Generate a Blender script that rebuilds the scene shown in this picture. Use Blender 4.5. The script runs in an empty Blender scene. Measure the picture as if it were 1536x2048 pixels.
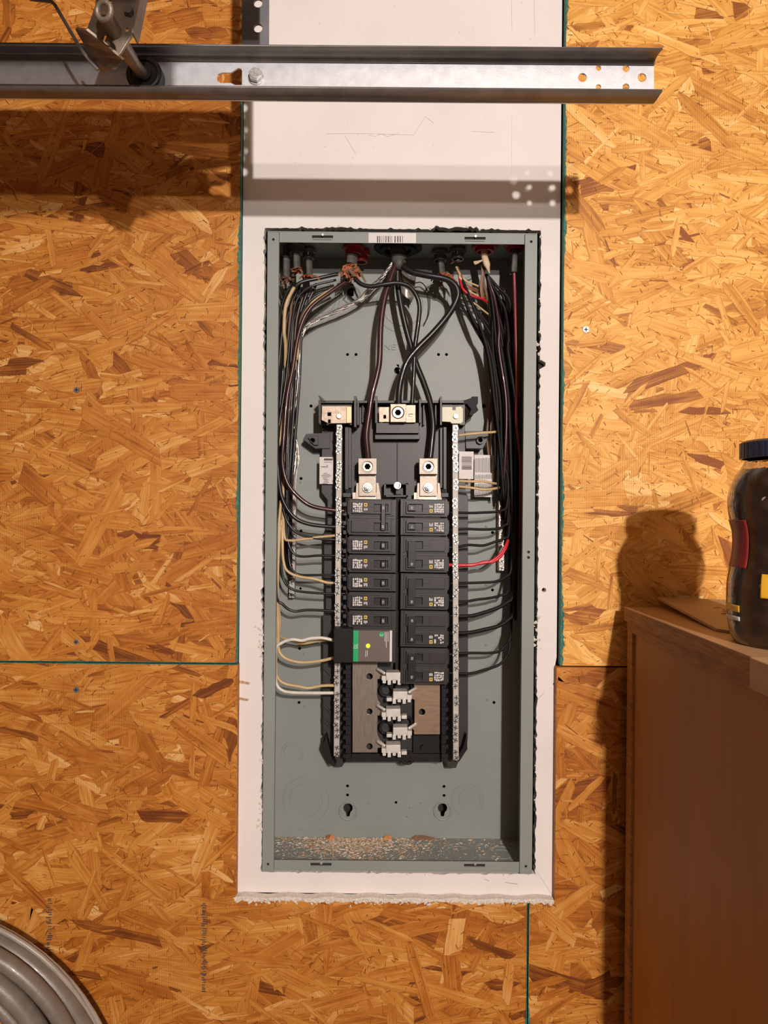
import bpy, bmesh, math, random
import numpy as np
from mathutils import Vector, Matrix
from mathutils.geometry import tessellate_polygon
random.seed(7); RNG = np.random.RandomState(7)
sc = bpy.context.scene
COL = sc.collection

# ---------------------------------------------------------------- camera, world, light, exposure
F = 1419.0; D = 0.95; TH = 0.0085          # focal length in px (1536x2048), distance to the wall, roll
cam = bpy.data.cameras.new('camera'); camo = bpy.data.objects.new('camera', cam); COL.objects.link(camo)
cam.sensor_width = 36; cam.sensor_fit = 'AUTO'; cam.lens = F*36/2048; cam.clip_start = .01
camo.matrix_world = Matrix.Translation((0, -D, 0)) @ Matrix.Rotation(math.pi/2, 4, 'X') @ Matrix.Rotation(TH, 4, 'Z')
sc.camera = camo
w = bpy.data.worlds.new('world'); sc.world = w; w.use_nodes = True
WORLD_COL = (1.0, .64, .46, 1); WORLD_STR = 0.068
w.node_tree.nodes['Background'].inputs[0].default_value = WORLD_COL
w.node_tree.nodes['Background'].inputs[1].default_value = WORLD_STR
def lamp(name, loc, power, col, r):
    l = bpy.data.lights.new(name, 'POINT'); l.energy = power; l.color = col; l.shadow_soft_size = r
    o = bpy.data.objects.new(name, l); o.location = loc; COL.objects.link(o)
LC = (1.0, .895, .84)
lamp('garage_lamp_light', (.44, -2.4, .62), 112, LC, .022)
lamp('garage_lamp_light.001', (.47, -2.4, .44), 32, LC, .022)
sc.view_settings.view_transform = 'Standard'; sc.view_settings.look = 'None'
sc.view_settings.gamma = 1; sc.view_settings.use_curve_mapping = False
sc.view_settings.exposure = 0.62

# ---------------------------------------------------------------- helpers
def W(px, py, d=0.0):
    """photo pixel + distance off the wall (towards the viewer) -> point"""
    dx, dy = px-768, py-1024; s = (D-d)/F
    c, n = math.cos(TH), math.sin(TH)
    return Vector(((dx*c+dy*n)*s, -d, -(-dx*n+dy*c)*s))
def S(d): return (D-d)/F
def cat(pts, n=8):
    P = [Vector(p) for p in pts]
    if len(P) < 3: return P
    P = [P[0]*2-P[1]] + P + [P[-1]*2-P[-2]]; out = []
    for i in range(1, len(P)-2):
        a, b, c, e = P[i-1:i+3]
        for k in range(n):
            t = k/n
            out.append(.5*((2*b)+(c-a)*t+(2*a-5*b+4*c-e)*t*t+(3*b-a-3*c+e)*t*t*t))
    out.append(P[-2]); return out
class MB:
    def __init__(s): s.v = []; s.f = []; s.m = []
    def add(s, vs, fs, mi=0):
        o = len(s.v); s.v += [Vector(v) for v in vs]
        for f in fs: s.f.append([i+o for i in f]); s.m.append(mi)
        return s
    def box(s, a, b, mi=0):
        (x0, y0, z0), (x1, y1, z1) = a, b
        return s.add([(x0,y0,z0),(x1,y0,z0),(x1,y1,z0),(x0,y1,z0),(x0,y0,z1),(x1,y0,z1),(x1,y1,z1),(x0,y1,z1)],
              [(0,3,2,1),(4,5,6,7),(0,1,5,4),(1,2,6,5),(2,3,7,6),(3,0,4,7)], mi)
    def pbox(s, x0, y0, x1, y1, df, db, mi=0):
        c = W((x0+x1)/2, (y0+y1)/2, df); q = S(df); hx = (x1-x0)/2*q; hz = (y1-y0)/2*q
        return s.box((c.x-hx, -df, c.z-hz), (c.x+hx, -db, c.z+hz), mi)
    def plate(s, outer, holes, y0, y1, mi=0):
        """outer / holes: lists of (x,z); y0 front, y1 back"""
        loops = [outer]+list(holes); flat = [p for l in loops for p in l]; n = len(flat)
        tris = tessellate_polygon([[Vector((p[0], p[1], 0)) for p in l] for l in loops])
        vs = [(p[0], y0, p[1]) for p in flat]+[(p[0], y1, p[1]) for p in flat]
        fs = [tuple(t) for t in tris]+[tuple(i+n for i in reversed(t)) for t in tris]
        o = 0
        for l in loops:
            k = len(l)
            for i in range(k): fs.append((o+i, o+(i+1) % k, o+(i+1) % k+n, o+i+n))
            o += k
        return s.add(vs, fs, mi)
    def pplate(s, outer, holes, df, db, mi=0):
        g = lambda l: [(p.x, p.z) for p in (W(a, b, df) for a, b in l)]
        return s.plate(g(outer), [g(h) for h in holes], -df, -db, mi)
    def cyl(s, a, b, r, n=16, mi=0, r2=None):
        a, b = Vector(a), Vector(b); t = (b-a).normalized(); r2 = r if r2 is None else r2
        u = t.orthogonal().normalized(); w_ = t.cross(u); vs = []
        for p, q in ((a, r), (b, r2)):
            for k in range(n):
                g = 2*math.pi*k/n; vs.append(p+(u*math.cos(g)+w_*math.sin(g))*q)
        return s.add(vs, [(k, (k+1) % n, (k+1) % n+n, k+n) for k in range(n)]+[tuple(range(n))[::-1], tuple(range(n, 2*n))], mi)
    def disc(s, px, py, r, df, db, n=16, mi=0, r2=None):
        c = W(px, py, df); return s.cyl((c.x, -df, c.z), (c.x, -db, c.z), r, n, mi, r2)
    def tube(s, P, r, n=8, mi=0, flat=None):
        P = [Vector(p) for p in P]; N = len(P); R = r if hasattr(r, '__len__') else [r]*N
        u = None; vs = []
        for i, p in enumerate(P):
            t = (P[min(i+1, N-1)]-P[max(i-1, 0)])
            t = t.normalized() if t.length > 1e-9 else Vector((0, 0, 1))
            if u is None: u = t.orthogonal().normalized()
            u = (u-t*u.dot(t)); u = u.normalized() if u.length > 1e-6 else t.orthogonal().normalized()
            w_ = t.cross(u)
            for k in range(n):
                g = 2*math.pi*k/n; vs.append(p+(u*math.cos(g)+w_*math.sin(g)*(flat or 1))*R[i])
        fs = [(i*n+k, i*n+(k+1) % n, (i+1)*n+(k+1) % n, (i+1)*n+k) for i in range(N-1) for k in range(n)]
        fs += [tuple(range(n))[::-1], tuple(range((N-1)*n, N*n))]
        return s.add(vs, fs, mi)
    def ring(s, c, ax, R, r, n=28, k=6, mi=0, a0=0, a1=2*math.pi):
        c = Vector(c); ax = Vector(ax).normalized(); u = ax.orthogonal().normalized(); w_ = ax.cross(u)
        m = n if a1-a0 < 6.28 else n+1
        return s.tube([c+(u*math.cos(a0+(a1-a0)*i/n)+w_*math.sin(a0+(a1-a0)*i/n))*R for i in range(m+ (0 if m > n else 1))], r, k, mi)
    def lathe(s, prof, c, n=32, mi=0, wob=None):
        vs = []; N = len(prof)
        for (r, z) in prof:
            for k in range(n):
                g = 2*math.pi*k/n; q = r*(wob(g, z) if wob else 1)
                vs.append((c[0]+q*math.cos(g), c[1]+q*math.sin(g), c[2]+z))
        return s.add(vs, [(i*n+k, i*n+(k+1) % n, (i+1)*n+(k+1) % n, (i+1)*n+k) for i in range(N-1) for k in range(n)], mi)
    def build(s, name, mats, parent=None, bevel=0, smooth=False, seg=2, label=None, origin=None, solid=0):
        mats = mats if isinstance(mats, (list, tuple)) else [mats]
        if parent is not None: org = parent.location if not parent.get('is_local') else Vector((0, 0, 0))
        elif origin is not None: org = Vector(origin)
        else:
            a = np.array([tuple(v) for v in s.v]); org = Vector((a.min(0)+a.max(0))/2)
        if parent is not None and parent.parent is not None and not parent.get('is_local'): org = parent.parent.location + parent.location
        me = bpy.data.meshes.new(name)
        me.from_pydata([tuple(v-org) for v in s.v], [], s.f)
        for m in mats: me.materials.append(m)
        me.polygons.foreach_set('material_index', s.m)
        bm = bmesh.new(); bm.from_mesh(me); bmesh.ops.recalc_face_normals(bm, faces=bm.faces)
        bm.to_mesh(me); bm.free()
        if smooth:
            me.polygons.foreach_set('use_smooth', [True]*len(me.polygons))
            if smooth != 'all': me.set_sharp_from_angle(angle=math.radians(40))
        me.update()
        o = bpy.data.objects.new(name, me); COL.objects.link(o)
        if parent is not None: o.parent = parent
        else: o.location = org
        if solid:
            q = o.modifiers.new('thickness', 'SOLIDIFY'); q.thickness = solid
        if bevel:
            b = o.modifiers.new('bevel', 'BEVEL'); b.width = bevel; b.segments = seg; b.limit_method = 'ANGLE'; b.angle_limit = .6
        if label: o['label'] = label
        return o
def thing(name, label, catg, loc, group=None):
    o = bpy.data.objects.new(name, None); o.empty_display_size = .01; COL.objects.link(o)
    o.location = loc; return tag(o, label, catg, group)
def tag(o, label, catg, group=None):
    o['label'] = label; o['category'] = catg
    if group: o['group'] = group
    return o
def struct(o): o['kind'] = 'structure'; return o
def circ(px, py, r, n=14): return [(px+r*math.cos(2*math.pi*k/n), py+r*math.sin(2*math.pi*k/n)) for k in range(n)]
def rect(x0, y0, x1, y1): return [(x0, y0), (x1, y0), (x1, y1), (x0, y1)]
def textmesh(txt, size, depth=.0003):
    cu = bpy.data.curves.new('t', 'FONT'); cu.body = txt; cu.size = size; cu.extrude = depth/2; cu.align_x = 'CENTER'; cu.align_y = 'CENTER'
    o = bpy.data.objects.new('t', cu); COL.objects.link(o); bpy.context.view_layer.update()
    me = bpy.data.meshes.new_from_object(o); vs = [v.co.copy() for v in me.vertices]; fs = [tuple(p.vertices) for p in me.polygons]
    bpy.data.objects.remove(o); bpy.data.curves.remove(cu); bpy.data.meshes.remove(me); return vs, fs
def addtext(mb, txt, size, c, mi=0, rot=0, depth=.0003, sx=1):
    """flat lettering in the XZ plane facing -Y at point c"""
    vs, fs = textmesh(txt, size, depth); cr, sr = math.cos(rot), math.sin(rot)
    mb.add([(c[0]+(v.x*sx*cr-v.y*sr), c[1]-v.z, c[2]+(v.x*sx*sr+v.y*cr)) for v in vs], fs, mi)

# ---------------------------------------------------------------- materials
def mat(name, col, rough=.5, metal=0, var=.12, scale=60, bump=0, bscale=400, spec=.5, coat=0, col2=None, stretch=(1, 1, 1), emit=None):
    m = bpy.data.materials.new(name); m.use_nodes = True; nt = m.node_tree; b = nt.nodes['Principled BSDF']
    tc = nt.nodes.new('ShaderNodeTexCoord'); mp = nt.nodes.new('ShaderNodeMapping'); mp.inputs['Scale'].default_value = stretch
    nt.links.new(tc.outputs['Object'], mp.inputs[0])
    n = nt.nodes.new('ShaderNodeTexNoise'); n.inputs['Scale'].default_value = scale; n.inputs['Detail'].default_value = 5
    nt.links.new(mp.outputs[0], n.inputs['Vector'])
    r = nt.nodes.new('ShaderNodeValToRGB'); r.color_ramp.elements[0].position = .3; r.color_ramp.elements[1].position = .7
    c2 = col2 or tuple(c*(1+var) for c in col); c1 = col if col2 else tuple(c*(1-var) for c in col)
    r.color_ramp.elements[0].color = (*c1, 1); r.color_ramp.elements[1].color = (*c2, 1)
    nt.links.new(n.outputs['Fac'], r.inputs[0]); nt.links.new(r.outputs[0], b.inputs['Base Color'])
    b.inputs['Roughness'].default_value = rough; b.inputs['Metallic'].default_value = metal
    b.inputs['Specular IOR Level'].default_value = spec; b.inputs['Coat Weight'].default_value = coat
    if bump:
        n2 = nt.nodes.new('ShaderNodeTexNoise'); n2.inputs['Scale'].default_value = bscale; n2.inputs['Detail'].default_value = 4
        nt.links.new(mp.outputs[0], n2.inputs['Vector'])
        bp = nt.nodes.new('ShaderNodeBump'); bp.inputs['Strength'].default_value = bump; bp.inputs['Distance'].default_value = .001
        nt.links.new(n2.outputs['Fac'], bp.inputs['Height']); nt.links.new(bp.outputs[0], b.inputs['Normal'])
    if emit: b.inputs['Emission Color'].default_value = (*emit[0], 1); b.inputs['Emission Strength'].default_value = emit[1]
    return m
M = {}
M['drywall'] = mat('painted_drywall', (.80, .76, .73), .75, var=.04, scale=8, bump=.15, bscale=220)
M['gypsum'] = mat('gypsum', (.72, .66, .58), .9, var=.15, scale=300, bump=.6, bscale=500)
M['pencil'] = mat('pencil_mark', (.45, .42, .40), .8)
M['dark'] = mat('dark_cavity', (.03, .025, .022), .9)
M['green'] = mat('green_edge_paint', (.012, .10, .07), .7, var=.45, scale=220, bump=.4, col2=(.06, .24, .17))
M['steel'] = mat('grey_enamel_steel', (.255, .283, .262), .50, var=.05, scale=12, bump=.06, bscale=160)
M['steel_edge'] = mat('grey_enamel_edge', (.12, .135, .125), .4)
M['rail'] = mat('galvanised_steel', (.74, .76, .80), .36, metal=.45, var=.10, scale=90, bump=.08, bscale=700)
M['rail_dull'] = mat('dull_dark_steel', (.20, .175, .16), .5, metal=.5, var=.2, scale=40)  # darker than the web steel; for track lips, hinge lip and rivet
M['angle'] = mat('dull_galvanised_angle', (.17, .17, .19), .5, metal=.4, var=.12, scale=50)
M['hinge'] = mat('dusty_hinge_steel', (.27, .21, .155), .5, metal=.45, var=.25, scale=60, bump=.2, bscale=300)
M['rubber'] = mat('black_rubber', (.02, .018, .016), .45)
M['plastic'] = mat('grey_black_plastic', (.031, .029, .028), .45, var=.12, scale=40, bump=.05)
M['plastic_b'] = mat('black_plastic', (.012, .012, .013), .6, var=.15, scale=40, spec=.25)
M['breaker'] = mat('breaker_case', (.024, .022, .021), .40, var=.10, scale=150, bump=.08, bscale=900)
M['handle'] = mat('breaker_handle', (.014, .013, .013), .35)
M['handle_g'] = mat('breaker_handle_grey', (.045, .043, .043), .35)
M['white'] = mat('white_print', (.72, .70, .68), .6, var=.04)
M['sticker'] = mat('white_sticker', (.70, .66, .63), .5, var=.04)
M['ink'] = mat('black_print', (.09, .075, .07), .6)
M['yellow'] = mat('yellow_print', (.75, .50, .06), .5)
M['alum'] = mat('aluminium_bar', (.50, .48, .44), .60, metal=.30, var=.12, scale=120, bump=.1)
M['screwm'] = mat('zinc_screw', (.52, .52, .50), .40, metal=.7, var=.25, scale=300)
M['bus'] = mat('tin_plated_bus', (.42, .36, .31), .33, metal=.75, var=.14, scale=60, bump=.08, stretch=(8, 1, 1))
M['bus2'] = mat('tin_plated_bus_copper_tone', (.48, .34, .24), .33, metal=.75, var=.12, scale=60, bump=.08, stretch=(1, 1, 8))
M['stab'] = mat('bright_stab', (.86, .84, .78), .35, metal=.4, var=.08)
M['lug'] = mat('plated_lug', (.46, .40, .33), .50, metal=.5, var=.12, scale=200, bump=.15)
M['zincp'] = mat('plated_bracket', (.46, .37, .29), .48, metal=.5, var=.2, scale=260, bump=.15)
M['zincy'] = mat('pale_plated_bracket', (.66, .65, .50), .55, metal=.1, var=.05)
M['wblack'] = mat('black_wire', (.014, .013, .013), .32, var=.2, coat=.12)
M['wmatte'] = mat('matt_black_wire', (.010, .009, .009), .55, var=.2, spec=.25)
M['wmaroon'] = mat('dark_maroon_wire', (.050, .016, .016), .28, var=.3, coat=.3)
M['wred'] = mat('red_wire', (.62, .02, .03), .35, coat=.2)
M['wdred'] = mat('dull_red_wire', (.30, .045, .045), .4)
M['wtan'] = mat('aged_white_wire', (.60, .44, .23), .45, var=.15, scale=40)
M['wwhite'] = mat('white_wire', (.74, .70, .62), .4)
M['wbrown'] = mat('brown_paper_wrapped_wire', (.20, .11, .065), .6, var=.3)
M['wbare'] = mat('bare_stranded_aluminium', (.62, .58, .52), .32, metal=.75, var=.25, scale=400)
M['copper'] = mat('copper', (.62, .28, .16), .35, metal=.8)
M['paper'] = mat('brown_kraft_paper', (.42, .13, .045), .75, var=.4, scale=200)
M['sheath'] = mat('grey_cable_sheath', (.085, .08, .07), .6, var=.35, scale=120, bump=.3)
M['sheathc'] = mat('cream_cable_sheath', (.70, .52, .34), .6, var=.15)
M['redpl'] = mat('red_bushing', (.33, .022, .025), .4)
M['conn'] = mat('cast_connector', (.13, .125, .12), .4, metal=.4, var=.15)
M['ply'] = mat('plywood_face', (.42, .18, .042), .55, var=.10, scale=5, stretch=(9, 9, 1), bump=.1, bscale=60)
M['plytop'] = mat('plywood_top', (.48, .28, .13), .5, var=.10, scale=7, stretch=(6, 1, 1))
M['plyedge'] = mat('plywood_edge', (.38, .165, .045), .6, var=.35, scale=30, stretch=(1, 1, 14))
M['pine'] = mat('pine_trim', (.55, .36, .19), .55, var=.1, scale=12, stretch=(1, 1, 10))
M['board'] = mat('thin_hardboard', (.50, .33, .19), .55, var=.10, scale=14)
M['cap'] = mat('navy_ribbed_cap', (.018, .022, .045), .35)
M['nuts'] = mat('dark_jar_contents', (.06, .035, .022), .55, var=.6, scale=45, bump=.5, bscale=90)
M['redlab'] = mat('red_label', (.24, .02, .014), .4, var=.1)
M['yellab'] = mat('yellow_label', (.80, .46, .03), .4, var=.05)
M['coil'] = mat('grey_coiled_cable', (.185, .155, .125), .38, var=.14, scale=80, bump=.15, coat=.1)
M['coilthin'] = mat('pale_thin_cable', (.34, .30, .25), .35)
M['sawdust'] = mat('sawdust', (.50, .34, .20), .9, var=.5, scale=300)
M['chip'] = mat('wood_chip', (.60, .25, .09), .8, var=.2)
M['sgreen'] = mat('green_stripe', (.015, .42, .13), .4, var=.02)
M['slabel'] = mat('taupe_label', (.145, .120, .105), .4, var=.03)
M['led'] = mat('green_led', (.4, .8, .02), .3, emit=((.62, 1.0, .02), 1.0))
M['concrete'] = mat('concrete_floor', (.16, .14, .12), .8, var=.1, scale=6, bump=.2)
M['ceiling'] = mat('bare_board_ceiling', (.22, .14, .08), .9, var=.05)
M['doorm'] = mat('white_garage_door', (.60, .58, .55), .5, var=.05)
def clear_plastic():
    m = bpy.data.materials.new('clear_plastic'); m.use_nodes = True; nt = m.node_tree; b = nt.nodes['Principled BSDF']
    b.inputs['Base Color'].default_value = (.86, .80, .74, 1); b.inputs['Transmission Weight'].default_value = 1
    b.inputs['Roughness'].default_value = .06; b.inputs['IOR'].default_value = 1.45
    n = nt.nodes.new('ShaderNodeTexNoise'); n.inputs['Scale'].default_value = 30
    bp = nt.nodes.new('ShaderNodeBump'); bp.inputs['Strength'].default_value = .15; bp.inputs['Distance'].default_value = .002
    nt.links.new(n.outputs['Fac'], bp.inputs['Height']); nt.links.new(bp.outputs[0], b.inputs['Normal']); return m
M['clear'] = clear_plastic()

def osb_mat(name, dark, mid, light, pale):
    """strand board: tone and grain offset per strand come from the mesh, the grain runs along each strand"""
    m = bpy.data.materials.new(name); m.use_nodes = True; nt = m.node_tree; L = nt.links; N = nt.nodes; b = N['Principled BSDF']
    at = N.new('ShaderNodeAttribute'); at.attribute_name = 'strand'
    sp = N.new('ShaderNodeSeparateColor'); L.new(at.outputs['Color'], sp.inputs[0])      # r tone, g seed, b inner
    uv = N.new('ShaderNodeUVMap'); uv.uv_map = 'grain'
    off = N.new('ShaderNodeCombineXYZ'); mul = N.new('ShaderNodeMath'); mul.operation = 'MULTIPLY'; mul.inputs[1].default_value = 37.0
    L.new(sp.outputs[1], mul.inputs[0]); L.new(mul.outputs[0], off.inputs[2])
    def grain(sx, sy, scale, det, dist=0):
        mp = N.new('ShaderNodeMapping'); mp.inputs['Scale'].default_value = (sx, sy, 1); L.new(uv.outputs[0], mp.inputs[0])
        ad = N.new('ShaderNodeVectorMath'); ad.operation = 'ADD'; L.new(mp.outputs[0], ad.inputs[0]); L.new(off.outputs[0], ad.inputs[1])
        n = N.new('ShaderNodeTexNoise'); n.inputs['Scale'].default_value = scale; n.inputs['Detail'].default_value = det; n.inputs['Distortion'].default_value = dist
        L.new(ad.outputs[0], n.inputs['Vector']); return n.outputs['Fac']
    g1 = grain(9, 330, 1.0, 3, .4); g2 = grain(30, 900, 1.0, 2); g3 = grain(26, 60, 1, 3)
    def mth(op, a, bb, cl=False):
        q = N.new('ShaderNodeMath'); q.operation = op; q.use_clamp = cl
        for i, x in enumerate((a, bb)):
            if isinstance(x, (int, float)): q.inputs[i].default_value = x
            else: L.new(x, q.inputs[i])
        return q.outputs[0]
    t = mth('ADD', sp.outputs[0], mth('MULTIPLY', mth('SUBTRACT', g1, .5), .85))
    t = mth('ADD', t, mth('MULTIPLY', mth('SUBTRACT', g2, .5), .30))
    t = mth('ADD', t, mth('MULTIPLY', mth('SUBTRACT', g3, .5), .55), True)
    cr = N.new('ShaderNodeValToRGB'); e = cr.color_ramp.elements
    e[0].position = .0; e[0].color = (*dark, 1); e[1].position = 1; e[1].color = (*pale, 1)
    for p, c in ((.38, mid), (.68, light)): x = cr.color_ramp.elements.new(p); x.color = (*c, 1)
    L.new(t, cr.inputs[0])
    # edge shade painted round each strand, screen-pressed fine ribs and dark bark specks
    mx = N.new('ShaderNodeMix'); mx.data_type = 'RGBA'; mx.blend_type = 'MULTIPLY'
    edge = mth('MULTIPLY', mth('SUBTRACT', 1.0, sp.outputs[2]), .5); L.new(edge, mx.inputs[0])
    L.new(cr.outputs[0], mx.inputs[6]); mx.inputs[7].default_value = (.42, .26, .14, 1)
    tc = N.new('ShaderNodeTexCoord'); wv = N.new('ShaderNodeTexWave'); wv.bands_direction = 'X'; wv.inputs['Scale'].default_value = 105; wv.inputs['Distortion'].default_value = .4
    L.new(tc.outputs['Object'], wv.inputs['Vector'])
    pn = N.new('ShaderNodeTexNoise'); pn.inputs['Scale'].default_value = 5; L.new(tc.outputs['Object'], pn.inputs['Vector'])
    ribs = mth('MULTIPLY', wv.outputs['Fac'], mth('MULTIPLY', mth('SUBTRACT', pn.outputs['Fac'], .38, True), 1.5))
    mx2 = N.new('ShaderNodeMix'); mx2.data_type = 'RGBA'; mx2.blend_type = 'MULTIPLY'
    L.new(mth('MULTIPLY', ribs, .9, True), mx2.inputs[0]); L.new(mx.outputs[2], mx2.inputs[6]); mx2.inputs[7].default_value = (.62, .50, .40, 1)
    sn = N.new('ShaderNodeTexNoise'); sn.inputs['Scale'].default_value = 190; sn.inputs['Detail'].default_value = 2; L.new(tc.outputs['Object'], sn.inputs['Vector'])
    spk = mth('MULTIPLY', mth('SUBTRACT', sn.outputs['Fac'], .70, True), 11, True)
    mx3 = N.new('ShaderNodeMix'); mx3.data_type = 'RGBA'; L.new(spk, mx3.inputs[0]); L.new(mx2.outputs[2], mx3.inputs[6]); mx3.inputs[7].default_value = (.13, .045, .012, 1)
    L.new(mx3.outputs[2], b.inputs['Base Color']); b.inputs['Roughness'].default_value = .55; b.inputs['Specular IOR Level'].default_value = .35
    h = mth('ADD', g1, mth('MULTIPLY', wv.outputs['Fac'], .25))
    bp = N.new('ShaderNodeBump'); bp.inputs['Strength'].default_value = .35; bp.inputs['Distance'].default_value = .0006
    L.new(h, bp.inputs['Height']); L.new(bp.outputs[0], b.inputs['Normal']); return m
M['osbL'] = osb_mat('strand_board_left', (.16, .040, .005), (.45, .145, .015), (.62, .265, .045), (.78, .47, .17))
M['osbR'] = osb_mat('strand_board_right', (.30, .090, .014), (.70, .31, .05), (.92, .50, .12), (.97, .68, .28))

# ---------------------------------------------------------------- the walls: strand board sheets, one mesh each
def osb(name, rects, forb, nbig, material, T=.011, green=()):
    """rects: world (x0,z0,x1,z1) of the sheet; forb: rects cut out of it; strands are clipped to it"""
    V = []; Fc = []; C = []; U = []
    def inside(x, z):
        if not any(r[0] <= x <= r[2] and r[1] <= z <= r[3] for r in rects): return False
        return not any(r[0] < x < r[2] and r[1] < z < r[3] for r in forb)
    def clampp(x, z):
        R = rects[0]; x = min(max(x, R[0]), R[2]); z = min(max(z, R[1]), R[3])
        for r in forb:
            if r[0] < x < r[2] and r[1] < z < r[3]:
                dd = [(x-r[0], r[0], z), (r[2]-x, r[2], z), (z-r[1], x, r[1]), (r[3]-z, x, r[3])]
                dd = [q for q in dd if R[0]-1e-6 <= q[1] <= R[2]+1e-6 and R[1]-1e-6 <= q[2] <= R[3]+1e-6]
                _, x, z = min(dd)
        return x, z
    R = rects[0]
    vis = (-.62, -.75, .62, .75)
    def strand(cx, cz, ln, wd, a, y, tone, seed):
        ca, sa = math.cos(a), math.sin(a)
        k = 7; top = []; bot = []
        s1, s2 = RNG.uniform(-.5, .5, 2)
        for i in range(k):
            u = -ln/2+ln*i/(k-1)
            e = wd/2*(1 if 0 < i < k-1 else RNG.uniform(.30, 1.05))
            top.append((u+(s1 if i == 0 else s2 if i == k-1 else 0)*wd, e*RNG.uniform(.72, 1.12)))
            bot.append((u-(s1 if i == 0 else s2 if i == k-1 else 0)*wd, -e*RNG.uniform(.72, 1.12)))
        ring = top+bot[::-1]; n = len(ring); b0 = len(V)
        ins = .0007
        for lev in (0, 1):
            for (u, v) in ring:
                if lev:
                    L_ = math.hypot(u, v)+1e-9; u2 = u-math.copysign(min(ins*1.6, abs(u)*.5), u); v2 = v-math.copysign(min(ins, abs(v)*.6), v)
                else: u2, v2 = u, v
                x, z = clampp(cx+u2*ca-v2*sa, cz+u2*sa+v2*ca)
                V.append((x, y-(.00012 if lev else 0), z)); C.append((tone, seed, float(lev))); U.append((u2, v2))
        P0 = [V[b0+n+i] for i in range(n)]; bad = False
        for i in range(n):
            for j in range(i+2, n):
                mxx = (P0[i][0]+P0[j][0])/2; mzz = (P0[i][2]+P0[j][2])/2
                if any(r[0]+.0012 < mxx < r[2]-.0012 and r[1]+.0012 < mzz < r[3]-.0012 for r in forb): bad = True; break
            if bad: break
        if bad: del V[b0:]; del C[b0:]; del U[b0:]; return
        for i in range(n): j = (i+1) % n; Fc.append((b0+i, b0+j, b0+n+j, b0+n+i))
        Fc.append(tuple(b0+n+i for i in range(n)))
    tot = nbig; i = 0
    for q in range(tot):
        while True:
            cx = RNG.uniform(R[0], R[2]); cz = RNG.uniform(R[1], R[3])
            if inside(cx, cz): break
        if not (vis[0]-.1 < cx < vis[2]+.1 and vis[1]-.1 < cz < vis[3]+.1) and RNG.rand() < .6: continue
        f = q/tot
        big = RNG.rand()
        if f < .45: ln = RNG.uniform(.06, .14); wd = RNG.uniform(.012, .040)
        elif big < .22: ln = RNG.uniform(.05, .13); wd = RNG.uniform(.008, .028)
        elif big < .50: ln = RNG.uniform(.025, .07); wd = RNG.uniform(.004, .012)
        else: ln = RNG.uniform(.006, .028); wd = RNG.uniform(.0008, .0040)
        a = RNG.normal(0, .38) if RNG.rand() < .72 else RNG.uniform(-1.57, 1.57)
        tone = float(np.clip(RNG.normal(.52, .11), .1, .95))
        if RNG.rand() < .05: tone = RNG.uniform(.02, .2)
        if RNG.rand() < .03: tone = RNG.uniform(.75, .92)
        strand(cx, cz, ln, wd, a, -.0002-.0010*f, tone, float(RNG.rand()))
    nd = int(nbig*.30)                                         # small dark slivers
    for q in range(nd):
        cx = RNG.uniform(max(R[0], vis[0]), min(R[2], vis[2])); cz = RNG.uniform(max(R[1], vis[1]), min(R[3], vis[3]))
        if inside(cx, cz): strand(cx, cz, RNG.uniform(.0015, .009), RNG.uniform(.0004, .0012), RNG.uniform(-1.57, 1.57), -.0013, RNG.uniform(.0, .22), float(RNG.rand()))
    mb = MB(); nV = len(V)
    # sheet body
    xs = sorted({R[0], R[2], *[min(max(v, R[0]), R[2]) for r in forb for v in (r[0], r[2])]})
    zs = sorted({R[1], R[3], *[min(max(v, R[1]), R[3]) for r in forb for v in (r[1], r[3])]})
    for xa, xb in zip(xs, xs[1:]):
        for za, zb in zip(zs, zs[1:]):
            if inside((xa+xb)/2, (za+zb)/2): mb.box((xa, 0, za), (xb, T, zb), 0)
    # painted edges: side strip and ragged lip on the face
    for (x0, z0, x1, z1, sx, sz, wmax) in green:               # line from-to, direction of the lip into the sheet
        L_ = math.hypot(x1-x0, z1-z0); n = int(L_/.0035); va = []
        for i in range(n+1):
            t = i/n; X = x0+(x1-x0)*t; Z = z0+(z1-z0)*t
            wv = wmax*(.35+.65*RNG.rand())*(.6+.5*math.sin(i*.13)+.3*math.sin(i*.041+1))
            wv = max(.0005, wv*min(1, max(.1, .75+1.3*math.sin(i*.021+x0*9)*math.sin(i*.057))))
            va += [(X-sx*.0004, T*.8, Z-sz*.0004), (X-sx*.0004, -.0016, Z-sz*.0004), (X+sx*wv, -.0016, Z+sz*wv)]
        fs = []
        for i in range(n):
            for k in (0, 1): fs.append((i*3+k, i*3+k+1, i*3+4+k, i*3+3+k))
        mb.add(va, fs, 1)
    nb = len(mb.v)
    me = bpy.data.meshes.new(name)
    allv = V+[tuple(v) for v in mb.v]; allf = Fc+[tuple(i+nV for i in f) for f in mb.f]
    me.from_pydata(allv, [], allf); me.materials.append(material); me.materials.append(M['green'])
    me.polygons.foreach_set('material_index', [0]*len(Fc)+mb.m)
    ca_ = me.color_attributes.new('strand', 'FLOAT_COLOR', 'POINT')
    arr = np.ones((len(allv), 4), np.float32); arr[:nV, :3] = np.array(C, np.float32); arr[nV:, :3] = (.35, .5, 1)
    ca_.data.foreach_set('color', arr.ravel())
    uvl = me.uv_layers.new(name='grain'); li = np.empty(len(me.loops), np.int32); me.loops.foreach_get('vertex_index', li)
    uu = np.zeros((len(allv), 2), np.float32); uu[:nV] = np.array(U, np.float32); uu[nV:] = [(v[0], v[2]) for v in allv[nV:]]
    uvl.data.foreach_set('uv', uu[li].ravel())
    o = bpy.data.objects.new(name, me); COL.objects.link(o); o['kind'] = 'structure'; return o
def X(px, py): return W(px, py).x
def Z(px, py): return W(px, py).z
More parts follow.
